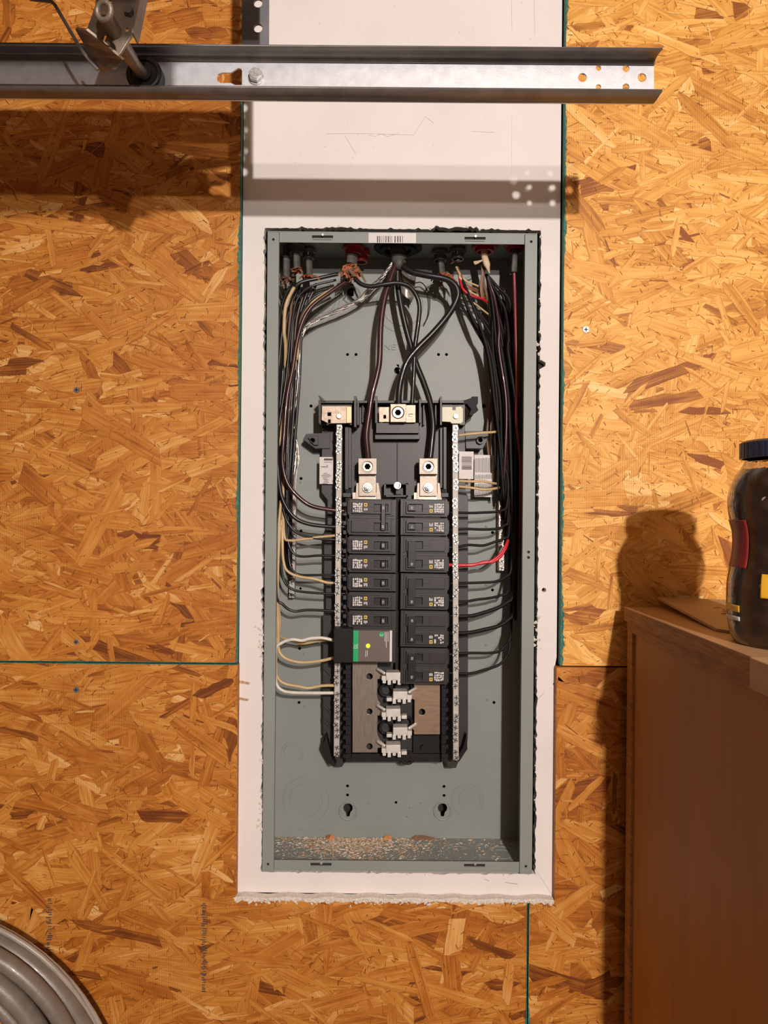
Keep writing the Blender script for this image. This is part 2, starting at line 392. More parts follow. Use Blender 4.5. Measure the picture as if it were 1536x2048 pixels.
xl = X(479, 700); zseam = Z(240, 1325); xr = X(1124, 900); zsr = Z(1180, 1333)
xdl = X(474, 1560); xdr = X(1111, 1560); zdb = Z(790, 1800); xv = X(1055, 1930)
g = .0012
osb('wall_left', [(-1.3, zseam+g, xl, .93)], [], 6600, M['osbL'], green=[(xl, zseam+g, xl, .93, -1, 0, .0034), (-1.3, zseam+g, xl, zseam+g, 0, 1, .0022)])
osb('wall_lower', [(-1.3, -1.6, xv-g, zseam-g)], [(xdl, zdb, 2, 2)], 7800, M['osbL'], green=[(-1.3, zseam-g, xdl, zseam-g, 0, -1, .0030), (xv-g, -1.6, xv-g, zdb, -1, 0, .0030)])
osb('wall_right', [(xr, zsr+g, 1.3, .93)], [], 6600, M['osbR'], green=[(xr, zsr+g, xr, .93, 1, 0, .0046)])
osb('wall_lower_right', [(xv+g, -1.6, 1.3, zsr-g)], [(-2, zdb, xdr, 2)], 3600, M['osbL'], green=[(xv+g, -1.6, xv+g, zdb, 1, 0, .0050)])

# drywall strip with the cut-out round the panel
BX0, BX1 = 530.0, 1069.0; BY0, BY1 = 464.0, 1743.0      # panel outline in the photo (at mid height)
bc = W((BX0+BX1)/2, (BY0+BY1)/2, -.009); hx = (BX1-BX0)/2*S(-.009); hz = (BY1-BY0)/2*S(-.009)
bx0, bx1, bz0, bz1 = bc.x-hx, bc.x+hx, bc.z-hz, bc.z+hz
def jag(a, b, n, amp, nx, nz, slot=None):
    out = []
    for i in range(n):
        t = i/n; x = a[0]+(b[0]-a[0])*t; z = a[1]+(b[1]-a[1])*t; k = amp*(RNG.rand()**2)*(1 if RNG.rand() < .6 else .3)
        out.append((x+nx*k, z+nz*k))
    return out
gl, gr, gt, gb = .0012, .0042, .0045, .0028
A = (bx0-gl, bz0-gb); B = (bx1+gr, bz0-gb); C_ = (bx1+gr+.001, bz1+gt); D_ = (bx0-gl-.003, bz1+gt)
hole = jag(A, B, 90, .0022, 0, -1)+jag(B, C_, 190, .0022, 1, 0)+jag(C_, D_, 90, .0030, 0, 1)+jag(D_, A, 190, .0026, -1, 0)
for i, (x, z) in enumerate(hole):                         # larger torn bits
    if x > bx1 and abs(z-W(1075, 726).z) < .006: hole[i] = (x+.008, z)
    if z > bz1 and .065 < x < .125: hole[i] = (x, z+.0035*RNG.rand()+.001)
    if x < bx0 and -.24 < z < -.10 and RNG.rand() < .25: hole[i] = (x-.004*RNG.rand(), z)
g1, g2 = .010, .024
outer = [(xdl-.001, zdb+.003), (xdr+.0005, zdb+.001), (xdr+.001, zsr), (xr-.0022, zsr+.01), (xr-.0022, .93), (xl+.0008, .93), (xl+.0008, zseam), (xdl-.001, zseam-.002)]
dh = []
for (px, py, r) in ((1088, 1180, 4.5), (1108, 1368, 2.2), (1086, 727, 4)): dh.append([(p.x, p.z) for p in (W(a, b, -.011) for a, b in circ(px, py, r, 10))])
dw = MB(); dw.plate(outer, [hole]+dh[:2], .011, .0235)
o = dw.build('wall_drywall', M['drywall'], origin=(0, 0, 0)); struct(o)
mk = MB()                                                 # pencil and scuff marks on the drywall
def mark(pts, r=.00025): mk.tube([W(a, b, -.0109) for a, b in pts], r, 4)
mark([(652, 268), (700, 267), (760, 268), (828, 270), (850, 233), (868, 247)]); mark([(944, 263), (990, 265)]); mark([(690, 272), (712, 308)])
mark([(1023, 0), (1024, 60)]); mark([(1068, 0), (1070, 70)]); mark([(1024, 230), (1023, 350)], .00015); mark([(735, 270), (750, 273), (762, 268), (775, 273), (790, 269)])
mark([(1115, 1332), (1112, 1372)], .0005); mark([(1075, 1400), (1088, 1385)], .0004); mark([(1072, 1740), (1104, 1790)]); mark([(1010, 1765), (1035, 1768)], .0006); mark([(970, 1758), (978, 1762)], .0006)
for q in range(40):
    px = random.uniform(500, 1100); py = random.choice([random.uniform(215, 440), random.uniform(0, 85)])
    mark([(px, py), (px+random.uniform(-4, 4), py+random.uniform(-6, 6))], random.uniform(.0001, .0003))
mk.build('wall_pencil_marks', M['pencil'])['kind'] = 'structure'
pl = MB()                                                 # torn gypsum paper and plaster crumbs round the cut-out and at the foot
def lump(x, y, z, r, mi=0):
    vs = []; n = 7
    for k in range(n):
        a = 2*math.pi*k/n; q = r*random.uniform(.5, 1.2); vs.append((x+q*math.cos(a), y, z+q*math.sin(a)))
    vs.append((x, y-r*.5, z)); pl.add(vs, [(k, (k+1) % n, n) for k in range(n)], mi)
for i in range(0, len(hole), 2):
    if random.random() < .30: lump(hole[i][0]+random.uniform(-.001, .001), .0109, hole[i][1]+random.uniform(-.001, .001), random.uniform(.0006, .0022))
for k in range(420):
    x = random.uniform(xdl-.003, xdr); lump(x, -.0015, zdb-abs(random.gauss(0, .0028))+.0015, random.uniform(.0006, .0024))
for (px, py) in ((524, 1270), (520, 1300), (526, 1290), (514, 1250), (522, 1620), (520, 1660), (524, 1520), (1070, 1270), (1078, 1282), (1072, 690), (1074, 700), (1071, 1245)):
    for k in range(5): p = W(px+random.gauss(0, 4), py+random.gauss(0, 9), -.0108); lump(p.x, p.y, p.z, random.uniform(.0008, .003))
# a crooked strip of dried compound along the lower edge
pts = [(xdl-.001+(xdr-xdl)*i/160, zdb+.0030+.0012*math.sin(i*.3)) for i in range(161)]; low = [(x, zdb-.0008-.0030*random.random()*(1+.6*math.sin(x*60))) for x, _ in pts]
pl.plate(pts+low[::-1], [], -.0014, .010)
for (q, ww) in (((490, 1365), 9), ((487, 1398), 11)):     # pale smears of wood and paste on the left strip
    p = W(q[0], q[1], -.0108); pl.plate([(p.x-.008, p.z+.003), (p.x+.007, p.z), (p.x+.006, p.z-.003), (p.x-.009, p.z-.001)], [], .0107, .0112, 1)
struct(pl.build('wall_plaster_crumbs', [M['gypsum'], M['sawdust']]))
bk = MB(); bk.box((-1.3, .13, -1.6), (1.3, .15, .93))
bk.box((xl-.02, .0237, -.75), (bx0-.006, .13, .93)); bk.box((bx1+.0062, .0237, -.75), (xr+.03, .13, .93))
bk.box((bx0-.005, .0237, bz1+.008), (bx1+.005, .13, .93)); bk.box((bx0-.005, .0237, -.75), (bx1+.005, .13, bz0-.008))
struct(bk.build('wall_back', M['dark']))
# mounting screws, stamped grade marks on the boards
mk = MB()
def stamp(px, y0, y1, wd, n):
    for k in range(n):
        py = y0+(y1-y0)*(k+.5)/n+random.uniform(-1, 1); q = random.uniform(.4, 1)*wd
        c = W(px+random.uniform(-.2, .2)*wd, py, .0019); h = .0011*random.uniform(.5, 1.1)
        mk.box((c.x-q*.0003, -.0019, c.z-h), (c.x+q*.0003, -.0012, c.z+h*.2))
stamp(98, 1795, 1915, 12, 26); stamp(408, 1805, 1985, 13, 40)
struct(mk.build('wall_grade_stamp', M['ink']))
scr = MB(); scr.disc(0, 0, 1, 0, 0)
def wallscrew(px, py, r, m, label, cross=True):
    s = MB(); p = W(px, py, .002); s.cyl((p.x, -.0024, p.z), (p.x, .004, p.z), r, 16, 0)
    for a, b in ((1, .22), (.22, 1)) if cross else (): s.box((p.x-r*.7*a, -.0026, p.z-r*.7*b), (p.x+r*.7*a, -.0022, p.z+r*.7*b), 1)
    tag(s.build('wall_screw', [m, M['dark']], smooth=True), label, 'screw')
wallscrew(1172, 659, .0042, M['screwm'], 'silver cross-head screw in the right strand board beside the green edge')
wallscrew(153, 780, .0038, M['angle'], 'small grey screw head in the upper left strand board')
wallscrew(152, 1284, .0032, M['angle'], 'small grey screw head just above the green seam at left')
wallscrew(152, 1380, .0038, M['angle'], 'small grey screw head below the green seam at left')
# floor, ceiling, raised door overhead (its edge shades the upper left wall)
fl = MB(); fl.box((-1.3, -3.2, -1.62), (1.6, .02, -1.6)); struct(fl.build('floor', M['concrete']))
cl = MB(); cl.box((-1.3, -3.2, .93), (1.6, .15, .96)); struct(cl.build('ceiling', M['ceiling']))

# ---------------------------------------------------------------- electrical panel enclosure
BACK = -.105; FR = -.009
box = thing('electrical_panel_box', 'grey steel breaker panel enclosure recessed in the white drywall strip', 'electrical panel', (bc.x, .06, bz0))
hl = [circ(px, py, r, 12) for px, py, r in ((695,709,3),(712,709,3),(877,709,3),(893,709,3),(622,812,3.2),(968,812,4),(602,957,3),(601,1177,2.6),(599,1297,3),(598,1405,3),(985,1180,3),(988,1405,3),(985,1065,3),(695,1572,3),(695,1590,3),(888,1573,3),(888,1591,3),(792,1605,2.8),(602,1062,3))]
def keyh(px, py, r, dx=0, dy=12, w_=3):
    n = 12; out = []
    for k in range(n+1):
        a = math.radians(60+300*k/n) if dy < 0 else math.radians(-240+300*k/n)
        out.append((px+r*math.cos(a), py+r*math.sin(a)))
    s = 1 if dy > 0 else -1
    out += [(px+w_, py+dy), (px-w_, py+dy)] if s > 0 else [(px-w_, py+dy), (px+w_, py+dy)]
    return out
hl += [keyh(703, 584, 9, dy=-16, w_=4), keyh(795, 741, 7, dy=-12, w_=3), keyh(696, 1616, 9.5, dy=17), keyh(885, 1616, 9.5, dy=17)]
bp_ = MB(); g_ = lambda l: [(p.x, p.z) for p in (W(a, b, BACK) for a, b in l)]
bp_.plate([(bx0, bz0), (bx1, bz0), (bx1, bz1), (bx0, bz1)], [g_(h) for h in hl], -BACK, -BACK+.0015)
def rng_(px, py, r, t=.0006, mi=0): c = W(px, py, BACK); bp_.ring((c.x, -BACK, c.z), (0, 1, 0), r*S(BACK), t, 40, 6, mi)
for a in ((612,1600,46),(612,1600,33),(585,1505,22),(585,1505,17),(935,1600,32),(940,1600,22),(645,600,34),(645,600,26),(806,612,54),(806,612,40),(925,600,30)): rng_(*a)
for (px, py) in ((601,965),(608,1308),(610,1412),(738,1605),(842,1605),(972,1053),(972,1170),(972,1290),(975,1400),(820,1615),(815,1633)):
    c = W(px, py, BACK); bp_.cyl((c.x, -BACK+.0002, c.z), (c.x, -BACK-.0012, c.z), .0022, 10, 0, .0009)
for (px, py) in ((696, 1622), (885, 1622), (703, 590)):        # dimples round the key-hole slots
    c = W(px, py, BACK); bp_.ring((c.x, -BACK, c.z), (0, 1, 0), 17*S(BACK), .0016, 30, 6)
for (xa, xb, y) in ((553, 672, 1659), (672, 905, 1655), (905, 1042, 1661)): # formed fold near the foot
    a, b = W(xa, y, BACK), W(xb, y, BACK); bp_.tube([(a.x, -BACK, a.z), (b.x, -BACK, b.z)], .0007, 6)
c = W(794, 695, BACK); addtext(bp_, 'LINE SIDE', 17*S(BACK), (c.x, -BACK-.0006, c.z), 0, 0, .0022, 1.15)
bp_.box((W(744, 695, BACK).x-.0004, -BACK-.0008, c.z-.009), (W(744, 695, BACK).x+.0004, -BACK, c.z+.009))
bp_.build('back_pan', M['steel'], box, smooth=True)
sw = MB(); t = .0015
sw.box((bx0, -FR, bz0), (bx0+t, -BACK, bz1)); sw.box((bx1-t, -FR, bz0), (bx1, -BACK, bz1))
sw.box((bx0+t, -FR+.001, bz1-t), (bx1-t, -BACK, bz1)); sw.box((bx0+t, -FR+.001, bz0), (bx1-t, -BACK, bz0+t))
fz = bz0+t
for (cx, R_, rr) in ((.09,.030,.0008),(.09,.022,.0007),(-.10,.018,.0007),(.02,.026,.0008),(.02,.038,.0007),(.02,.018,.0007),(-.055,.020,.0007),(.15,.022,.0008),(.15,.013,.0007),(-.135,.015,.0007)):
    sw.ring((bc.x+cx, .057, fz), (0, 0, 1), R_, rr, 40, 6)
for cx in (-.13, -.07, 0, .07, .13): sw.ring((bc.x+cx, .055, bz1-t), (0, 0, 1), .018, .0008, 30, 6)
sw.build('side_walls', M['steel'], box, smooth=True)
fw = 23*S(FR)
def flange(x0, x1, lab):
    m = MB(); c1 = (x0+x1)/2
    hs = []
    for z in (bz1-.012, bz0+.009): hs.append([(c1+.0018*math.cos(a*math.pi/6), z+.0018*math.sin(a*math.pi/6)) for a in range(12)])
    if lab == 'r':
        for z in (W(1055, 1104, FR).z, W(1055, 1115, FR).z): hs.append([(c1+.0019*math.cos(a*math.pi/6), z+.0019*math.sin(a*math.pi/6)) for a in range(12)])
    m.plate([(x0, bz0-.0012), (x1, bz0-.0012), (x1, bz1-.0025), (x0, bz1-.0025)], hs, -FR-.0012, -FR, 0)
    xi = x1 if lab == 'l' else x0
    m.box((min(xi, xi-.0012 if lab == 'l' else xi), -FR, bz0), (max(xi, xi+.0012 if lab == 'r' else xi), -FR+.006, bz1-.003))
    for h in hs: m.plate([(p[0]*1.0, p[1]) for p in h], [], -FR+.0012, -FR+.002, 1)
    return m.build('side_flange', [M['steel'], M['dark']], box, bevel=.0004)
flange(bx0, bx0+fw, 'l'); flange(bx1-fw-.001, bx1, 'r')
def hrail(z0, z1, slots, top):
    m = MB(); hs = []
    for (px, py) in slots:
        c = W(px, py, FR-.002); a = 21*S(FR); h = 2.6*S(FR); sg = 1 if top else 1
        hs.append([(c.x-a, c.z-h), (c.x+a, c.z-h), (c.x+a, c.z+h), (c.x-a, c.z+h)])
    m.plate([(bx0+fw+.0003, z0), (bx1-fw-.0013, z0), (bx1-fw-.0013, z1), (bx0+fw+.0003, z1)], hs, -FR+.0012, -FR+.0024)
    for (px, py) in slots:
        c = W(px, py, FR-.002); m.box((c.x-.013, -FR-.0002, c.z-.0042), (c.x+.013, -FR+.0014, c.z-.0022)); m.cyl((c.x+.0005, -FR-.001, c.z+.0022), (c.x+.0005, -FR+.002, c.z+.0022), .0019, 12, 1)
        m.box((c.x-.014, -FR+.0035, c.z-.003), (c.x+.014, -FR+.004, c.z+.003), 2)
    m.build('top_rail' if top else 'bottom_rail', [M['steel'], M['screwm'], M['dark']], box, bevel=.0004)
hrail(bz1-22*S(FR), bz1, [(645, 474), (950, 477)], True)
hrail(bz0, bz0+20*S(FR), [(642, 1728), (949, 1730)], False)
st = MB(); st.pbox(737, 466, 832, 486, FR-.0008, FR-.0013, 0)
x = 754
for wd_, gap in ((2.4,2),(2,3),(1,3),(1,2.6),(2,2.6),(2.4,2),(1,2),(1,5),(2.4,3),(2.6,2.4),(2.2,3),(1.2,2)):
    st.pbox(x, 472, x+wd_, 485, FR-.0006, FR-.0008, 1); x += wd_+gap
st.build('barcode_sticker', [M['sticker'], M['ink']], box, label='white barcode sticker on top rail')

# sawdust and chips lying on the floor of the enclosure
sd = MB()
for k in range(3000):
    x_ = random.choice([random.gauss(bc.x-.06, .05)]*5+[random.uniform(bx0+.005, bx1-.01)]); y_ = .103-abs(random.gauss(0, .035)); 
    if not (bx0+.004 < x_ < bx1-.004 and .012 < y_ < .103): continue
    r = random.uniform(.0003, .0013); a = random.uniform(0, 3.1); l = r*random.uniform(1, 3)
    ca, sa = math.cos(a), math.sin(a); z_ = fz+.0003
    vs = [(x_+l*ca-r*.5*sa, y_+l*sa+r*.5*ca, z_), (x_-l*ca-r*.5*sa, y_-l*sa+r*.5*ca, z_), (x_-l*ca+r*.5*sa, y_-l*sa-r*.5*ca, z_), (x_+l*ca+r*.5*sa, y_+l*sa-r*.5*ca, z_), (x_, y_, z_+r)]
    sd.add(vs, [(0,1,4),(1,2,4),(2,3,4),(3,0,4)], random.choice([0, 0, 1]))
o = tag(sd.build('sawdust', [M['sawdust'], M['gypsum']]), 'pale sawdust and plaster grains scattered on the enclosure floor', 'debris'); o['kind'] = 'stuff'
for (px, ww, lab) in ((660, 10, 'small pale orange chip at the back left of the enclosure floor'), (775, 9, 'blocky orange chip in the middle of the enclosure floor'), (845, 24, 'long brown splinter right of the orange chip on the enclosure floor')):
    m = MB(); c = W(px, 1682, -.098); q = ww*S(-.098)
    for k in range(3): m.add([(c.x-q+q*.5*k, .099, fz+.0004), (c.x-q*.3+q*.5*k, .096, fz+.0004), (c.x+q*.2+q*.4*k, .100, fz+.006-.0012*k), (c.x-q*.6+q*.4*k, .1015, fz+.005)], [(0,1,2,3),(3,2,1,0)])
    tag(m.build('wood_chip', M['chip'] if ww < 20 else M['wbrown'], solid=.001), lab, 'wood chip', 'wood chips on the enclosure floor')

# ---------------------------------------------------------------- panel interior (one bolted assembly)
inn = thing('panel_interior', 'black plastic breaker base with neutral bars, lugs and bus plates', 'panel interior', W(790, 1180, BACK))
b = MB()
b.pplate([(644,862),(690,862),(690,1524),(684,1534),(672,1534),(660,1520),(650,1470),(646,1468),(646,1232),(652,1226),(652,1162),(648,1155),(648,1066),(655,1050),(655,1000),(643,985)], [], -.078, -.100)
b.pplate([(893,852),(930,852),(931,985),(936,992),(936,1468),(934,1496),(918,1520),(912,1536),(896,1536),(893,1524)], [], -.078, -.100)
b.pplate(rect(690, 805, 893, 1524), [], -.070, -.100)
b.pplate(rect(640, 806, 705, 850), [], -.058, -.100); b.pplate(rect(884, 806, 930, 850), [], -.058, -.100)
b.pplate(rect(640, 801, 928, 806), [], -.050, -.100)
for (x0, y0, x1, y1, d) in ((708,792,713,854,-.038),(714,804,718,850,-.046),(750,792,755,846,-.042),(838,798,842,846,-.040),(880,793,884,850,-.040),(724,806,727,845,-.062),(846,806,849,850,-.06),(870,806,873,850,-.06)): b.pplate(rect(x0, y0, x1, y1), [], d, -.098)
b.pplate([(636,792),(640,791),(652,803),(645,803)], [], -.048, -.08); b.pplate([(637,800),(642,800),(642,850),(637,846)], [], -.045, -.08)
b.pplate(rect(690, 854, 697, 980), [], -.052, -.099); b.pplate(rect(887, 854, 893, 980), [], -.052, -.099)
b.pplate(rect(697, 856, 703, 976), [], -.060, -.099); b.pplate(rect(880, 856, 887, 976), [], -.060, -.099)
b.pplate(rect(794.2, 884, 795.6, 962), [], -.067, -.099)
b.pplate(rect(752, 846, 838, 866), [], -.043, -.099); b.pplate(rect(750, 866, 840, 878), [], -.052, -.099)
b.pplate([(606,879),(612,868),(640,866),(660,866),(660,897),(630,897)], [circ(625, 881, 4)], -.075, -.100); b.pplate([(616,875),(636,871),(636,890),(628,890)], [circ(625, 881, 5)], -.070, -.080)
b.pplate([(930,862),(975,862),(978,873),(966,897),(932,897)], [circ(961, 881, 4)], -.075, -.100); b.pplate(circ(961, 880, 8), [circ(961, 880, 4.2)], -.069, -.080)
b.pplate([(905,803),(930,800),(942,796),(944,793),(956,793),(956,806),(953,812),(957,820),(948,826),(945,832),(938,830),(942,818),(934,808),(905,809)], [], -.055, -.075, 1)
for (x0, x1, sd_) in ((686, 702, 1), (883, 897, -1)):
    b.pplate(rect(x0+(5 if sd_ > 0 else 0), 978, x1-(0 if sd_ > 0 else 5), 1524), [], -.050, -.099, 1)
    for k in range(29):
        y = 986+k*18.65; b.pplate(rect(x0, y, x1, y+8), [], -.047, -.098, 0 if k < 15 else 1)
b.pplate(rect(790.5, 988, 802, 1500), [], -.052, -.099, 1)
b.pplate(rect(770, 966, 817, 969), [], -.048, -.099); b.pplate(rect(768, 966, 772, 994), [], -.048, -.099); b.pplate(rect(812, 966, 816, 994), [], -.048, -.099); b.pplate(rect(768, 990, 816, 994), [], -.048, -.099); b.pplate(rect(792, 969, 795, 992), [], -.052, -.099)
b.pplate(rect(826, 1471, 882, 1508), [], -.062, -.099, 1); b.pplate(rect(703, 1508, 882, 1522), [], -.058, -.099, 1)
b.pplate([(652,1470),(664,1518),(672,1530),(664,1532),(650,1508),(645,1496)], [], -.060, -.1, 1); b.pplate([(933,1470),(935,1498),(918,1524),(912,1518),(926,1496)], [], -.060, -.1, 1)
for y in (1330, 1365, 1405, 1435, 1475): b.pplate([(646,y),(662,y+18),(664,y+24),(646,y+8)], [], -.074, -.08)
for (cx, y) in ((812,1445),(815,1515),(772,1380),(772,1455),(812,1375)): c = W(cx, y, -.06); b.ring((c.x, .060, c.z), (0, 1, 0), .0085, .0022, 24, 6, 1)
c = W(795, 857, -.043); addtext(b, 'N', .0085, (c.x, .0428, c.z), 0, 0, .0008)
b.build('insulating_base', [M['plastic'], M['plastic_b']], inn, bevel=.0005)
# bus plates
bb = MB()
def arcband(x0, x1, y0, y1, side):
    """finger opening: rounded recess in the bus edge"""
    r = 12; out = []
    n = 6
    return out
L1 = [(705,985),(755,985),(755,1338)]
for (ya, yb) in ((1357, 1412), (1430, 1485)): L1 += [(756,ya-16),(768,ya-8),(771,ya-2),(765,ya+1),(755,ya+1),(754,yb-22),(756,yb-12),(761,yb-4)]
L1 += [(768,1487),(771,1494),(755,1496),(755,1505),(705,1505)]
bb.pplate(L1, [circ(739,1353,6.5), circ(739,1423,6), circ(739,1493,6.5)], -.052, -.055, 0)
bb.build('bus_plate', M['bus'], inn, bevel=.0003)
bb = MB(); R1 = [(828,985),(880,985),(880,1469),(828,1469),(828,1460),(822,1456),(829,1450),(829,1400),(822,1396),(818,1390),(829,1380),(828,1369)]
bb.pplate(R1, [circ(844,1424,6.5)], -.052, -.055, 0); bb.build('bus_plate', M['bus2'], inn, bevel=.0003, label='copper-toned bus plate')
def stabm(xc, y, side, n=3):
    m = MB(); s_ = 1 if side == 'l' else -1
    f = lambda a: xc+s_*a
    def rr(a0, a1, y0, y1, d, db): m.pplate(rect(min(f(a0), f(a1)), y0, max(f(a0), f(a1)), y1), [], d, db)
    rr(-15, 14, y, y+15, -.034, -.052); rr(-24, 14, y+7, y+16, -.036, -.052)
    for k in range(4): rr(-22+k*10, -15+k*10, y+14, y+22+(k % 2)*3, -.037+(k % 2)*.002, -.050)
    rr(16, 27, y+13, y+20, -.040, -.05)
    m.tube([W(f(-32), y-7, -.047), W(f(-25), y-3, -.040), W(f(-17), y+2, -.036)], .0022, 8)
    return m.build('bus_stab', M['stab'], inn, bevel=.0007, smooth=True)
stabm(787, 1345, 'l'); stabm(787, 1418, 'l'); stabm(787, 1490, 'l'); stabm(800, 1383, 'r'); stabm(800, 1455, 'r')
# main lugs
def mainlug(px):
    m = MB(); m.pplate(rect(px-20, 966, px+20, 1000), [], -.056, -.060, 0); m.pplate([(px-22,966),(px-18,966),(px-18,1000),(px-24,1000)], [], -.050, -.058, 0); m.pplate([(px+18,966),(px+22,966),(px+27,1000),(px+18,1000)], [], -.050, -.058, 0)
    m.pplate(rect(px-17, 945, px+17, 992), [], -.046, -.056, 0)
    m.pplate(rect(px-18, 917, px+18, 948), [circ(px, 933, 13, 20)], -.034, -.055, 0)
    m.pplate(circ(px, 933, 13, 20), [circ(px, 933, 11, 20)], -.033, -.054, 0)
    o = m.build('main_lug', M['lug'], inn, bevel=.0005)
    m = MB(); c = W(px, 933, -.037); m.plate([(c.x+.0072*math.cos(a*math.pi/12), c.z+.0072*math.sin(a*math.pi/12)) for a in range(24)], [[(c.x+.0042*math.cos(a*math.pi/3), c.z+.0042*math.sin(a*math.pi/3)) for a in range(6)]], .037, .052)
    m.build('set_screw', M['bus'], o, bevel=.0003)
    m = MB(); m.disc(px, 975, .0072, -.043, -.046, 24); m.disc(px, 975, .0050, -.038, -.043, 6); m.disc(px, 975, .0026, -.034, -.038, 16)
    m.build('hex_bolt', M['screwm'], o, bevel=.0004, smooth=True)
mainlug(735); mainlug(857)
# neutral lug
m = MB(); m.pplate(rect(758, 814, 781, 844), [rect(767, 830, 772, 837)], -.042, -.046); m.pplate(rect(812, 810, 831, 845), [], -.036, -.05)
m.pplate(rect(781, 808, 812, 844), [circ(796, 825, 12.5, 20)], -.030, -.055)
nl = m.build('neutral_lug', M['zincp'], inn, bevel=.0005)
m = MB(); c = W(796, 825, -.033); m.plate([(c.x+.0076*math.cos(a*math.pi/12), c.z+.0076*math.sin(a*math.pi/12)) for a in range(24)], [[(c.x+.0044*math.cos(a*math.pi/3), c.z+.0044*math.sin(a*math.pi/3)) for a in range(6)]], .033, .05)
m.build('set_screw', M['bus'], nl, bevel=.0003)
m = MB(); m.disc(822, 828, .0034, -.0345, -.037, 16); c = W(822, 828, -.034); m.box((c.x-.0028, .0340, c.z-.0004), (c.x+.0028, .0346, c.z+.0004), 1); m.build('bond_screw', [M['zincp'], M['dark']], nl)
# bonding brackets on top of the neutral bars
m = MB(); m.pplate([(644,812),(700,812),(702,846),(655,846),(643,840)], [rect(655,825,662,832), rect(656,839,661,847)], -.038, -.042); m.pplate(rect(693, 813, 703, 846), [], -.034, -.042, 1); m.disc(678, 832, .0036, -.035, -.038, 14, 2)
m.build('bonding_bracket', [M['zincp'], M['copper'], M['screwm']], inn, bevel=.0004)
m = MB(); m.pplate([(884,814),(905,814),(905,820),(911,820),(911,814),(922,813),(926,817),(926,843),(922,847),(903,847),(901,844),(884,843)], [], -.038, -.042); m.disc(912, 832, .0036, -.035, -.038, 14, 2)
m.build('bonding_bracket', [M['zincy'], M['copper'], M['screwm']], inn, bevel=.0004, label='pale yellow plated bonding bracket')
# neutral bars with terminal screws
def screwmesh():
    m = MB(); m.cyl((0, -.0010, 0), (0, .0012, 0), .0030, 12, 0, .0032); m.box((-.0026, -.0013, -.0004), (.0026, -.0008, .0004), 1); m.box((-.0004, -.0013, -.0026), (.0004, -.0008, .0026), 1)
    me = bpy.data.meshes.new('terminal_screw'); me.from_pydata([tuple(v) for v in m.v], [], m.f)
    me.materials.append(M['screwm']); me.materials.append(M['dark']); me.polygons.foreach_set('material_index', m.m); me.update(); return me
SM = screwmesh()
def nbar(x0, x1, y0, y1, parent, n, df=-.040, name='neutral_bar', dx=5.5):
    m = MB(); xm = (x0+x1)/2
    m.pplate([(x0-dx, y0), (x0+dx, y0), (x1+dx, y1), (x1-dx, y1)], [], df, df-.011)
    o = m.build(name, M['alum'], parent, bevel=.0004)
    base = parent.location+o.location if parent else o.location
    for k in range(n):
        t = (k+.6)/n; y = y0+(y1-y0)*t+random.uniform(-1.2, 1.2)
        if k % 3 == 2 and random.random() < .5: continue
        s_ = bpy.data.objects.new('terminal_screw', SM); COL.objects.link(s_); s_.parent = o
        p = W(x0+(x1-x0)*t+random.choice([-1.2, 1.0]), y, df)
        s_.location = p-base if parent else p-o.location; s_.rotation_euler = (0, random.uniform(0, 1.5), 0)
        s_.scale = (1.22, random.uniform(.9, 1.9), 1.22)
    return o
nbar(678.5, 673, 849, 1512, inn, 56); nbar(910.5, 912, 849, 1520, inn, 56)
# stickers on the base
def sticker(x0, y0, x1, y1, d, lines, nm, bars=None, rotl=False):
    m = MB(); m.pbox(x0, y0, x1, y1, d, d-.0004, 0)
    for (a, bq, c_, e) in lines: m.pbox(a, bq, c_, e, d+.00015, d, 1)
    m.build(nm, [M['sticker'], M['ink']], inn)
ln = [(648,917,665,921)]+[(648,924,664,925),(653,930,656,931.2),(642,933,656,934.5)]+[(642+random.uniform(0,6),y,642+random.uniform(12,23),y+1) for y in np.arange(946, 967, 2.6)]
sticker(639, 914, 667, 968, -.072, ln, 'rating_sticker')
ln = [(923+random.uniform(0,.5),y,943.5,y+random.choice([.7,.9,1.5])) for y in np.arange(913, 938.5, 1.9)]
sticker(918, 903, 947, 958, -.074, ln, 'barcode_sticker')
ln = [(x_, y0_+random.uniform(0,2), x_+1.1, y0_+h_) for (y0_, h_) in ((915,30),(948,10),(966,10),(980,11)) for x_ in np.arange(951, 984, 2.6)]
sticker(949, 910, 987, 994, -.082, ln, 'instruction_sticker')
m = MB(); m.disc(795, 971, .0050, -.044, -.048, 16); m.ring(W(795, 971, -.044), (0, 1, 0), .003, .0006, 16, 6); m.build('hold_down_screw', M['screwm'], inn, smooth=True)
m = MB(); m.disc(845, 1495, .0022, -.056, -.062, 12); m.build('locating_post', M['plastic_b'], inn, smooth=True)

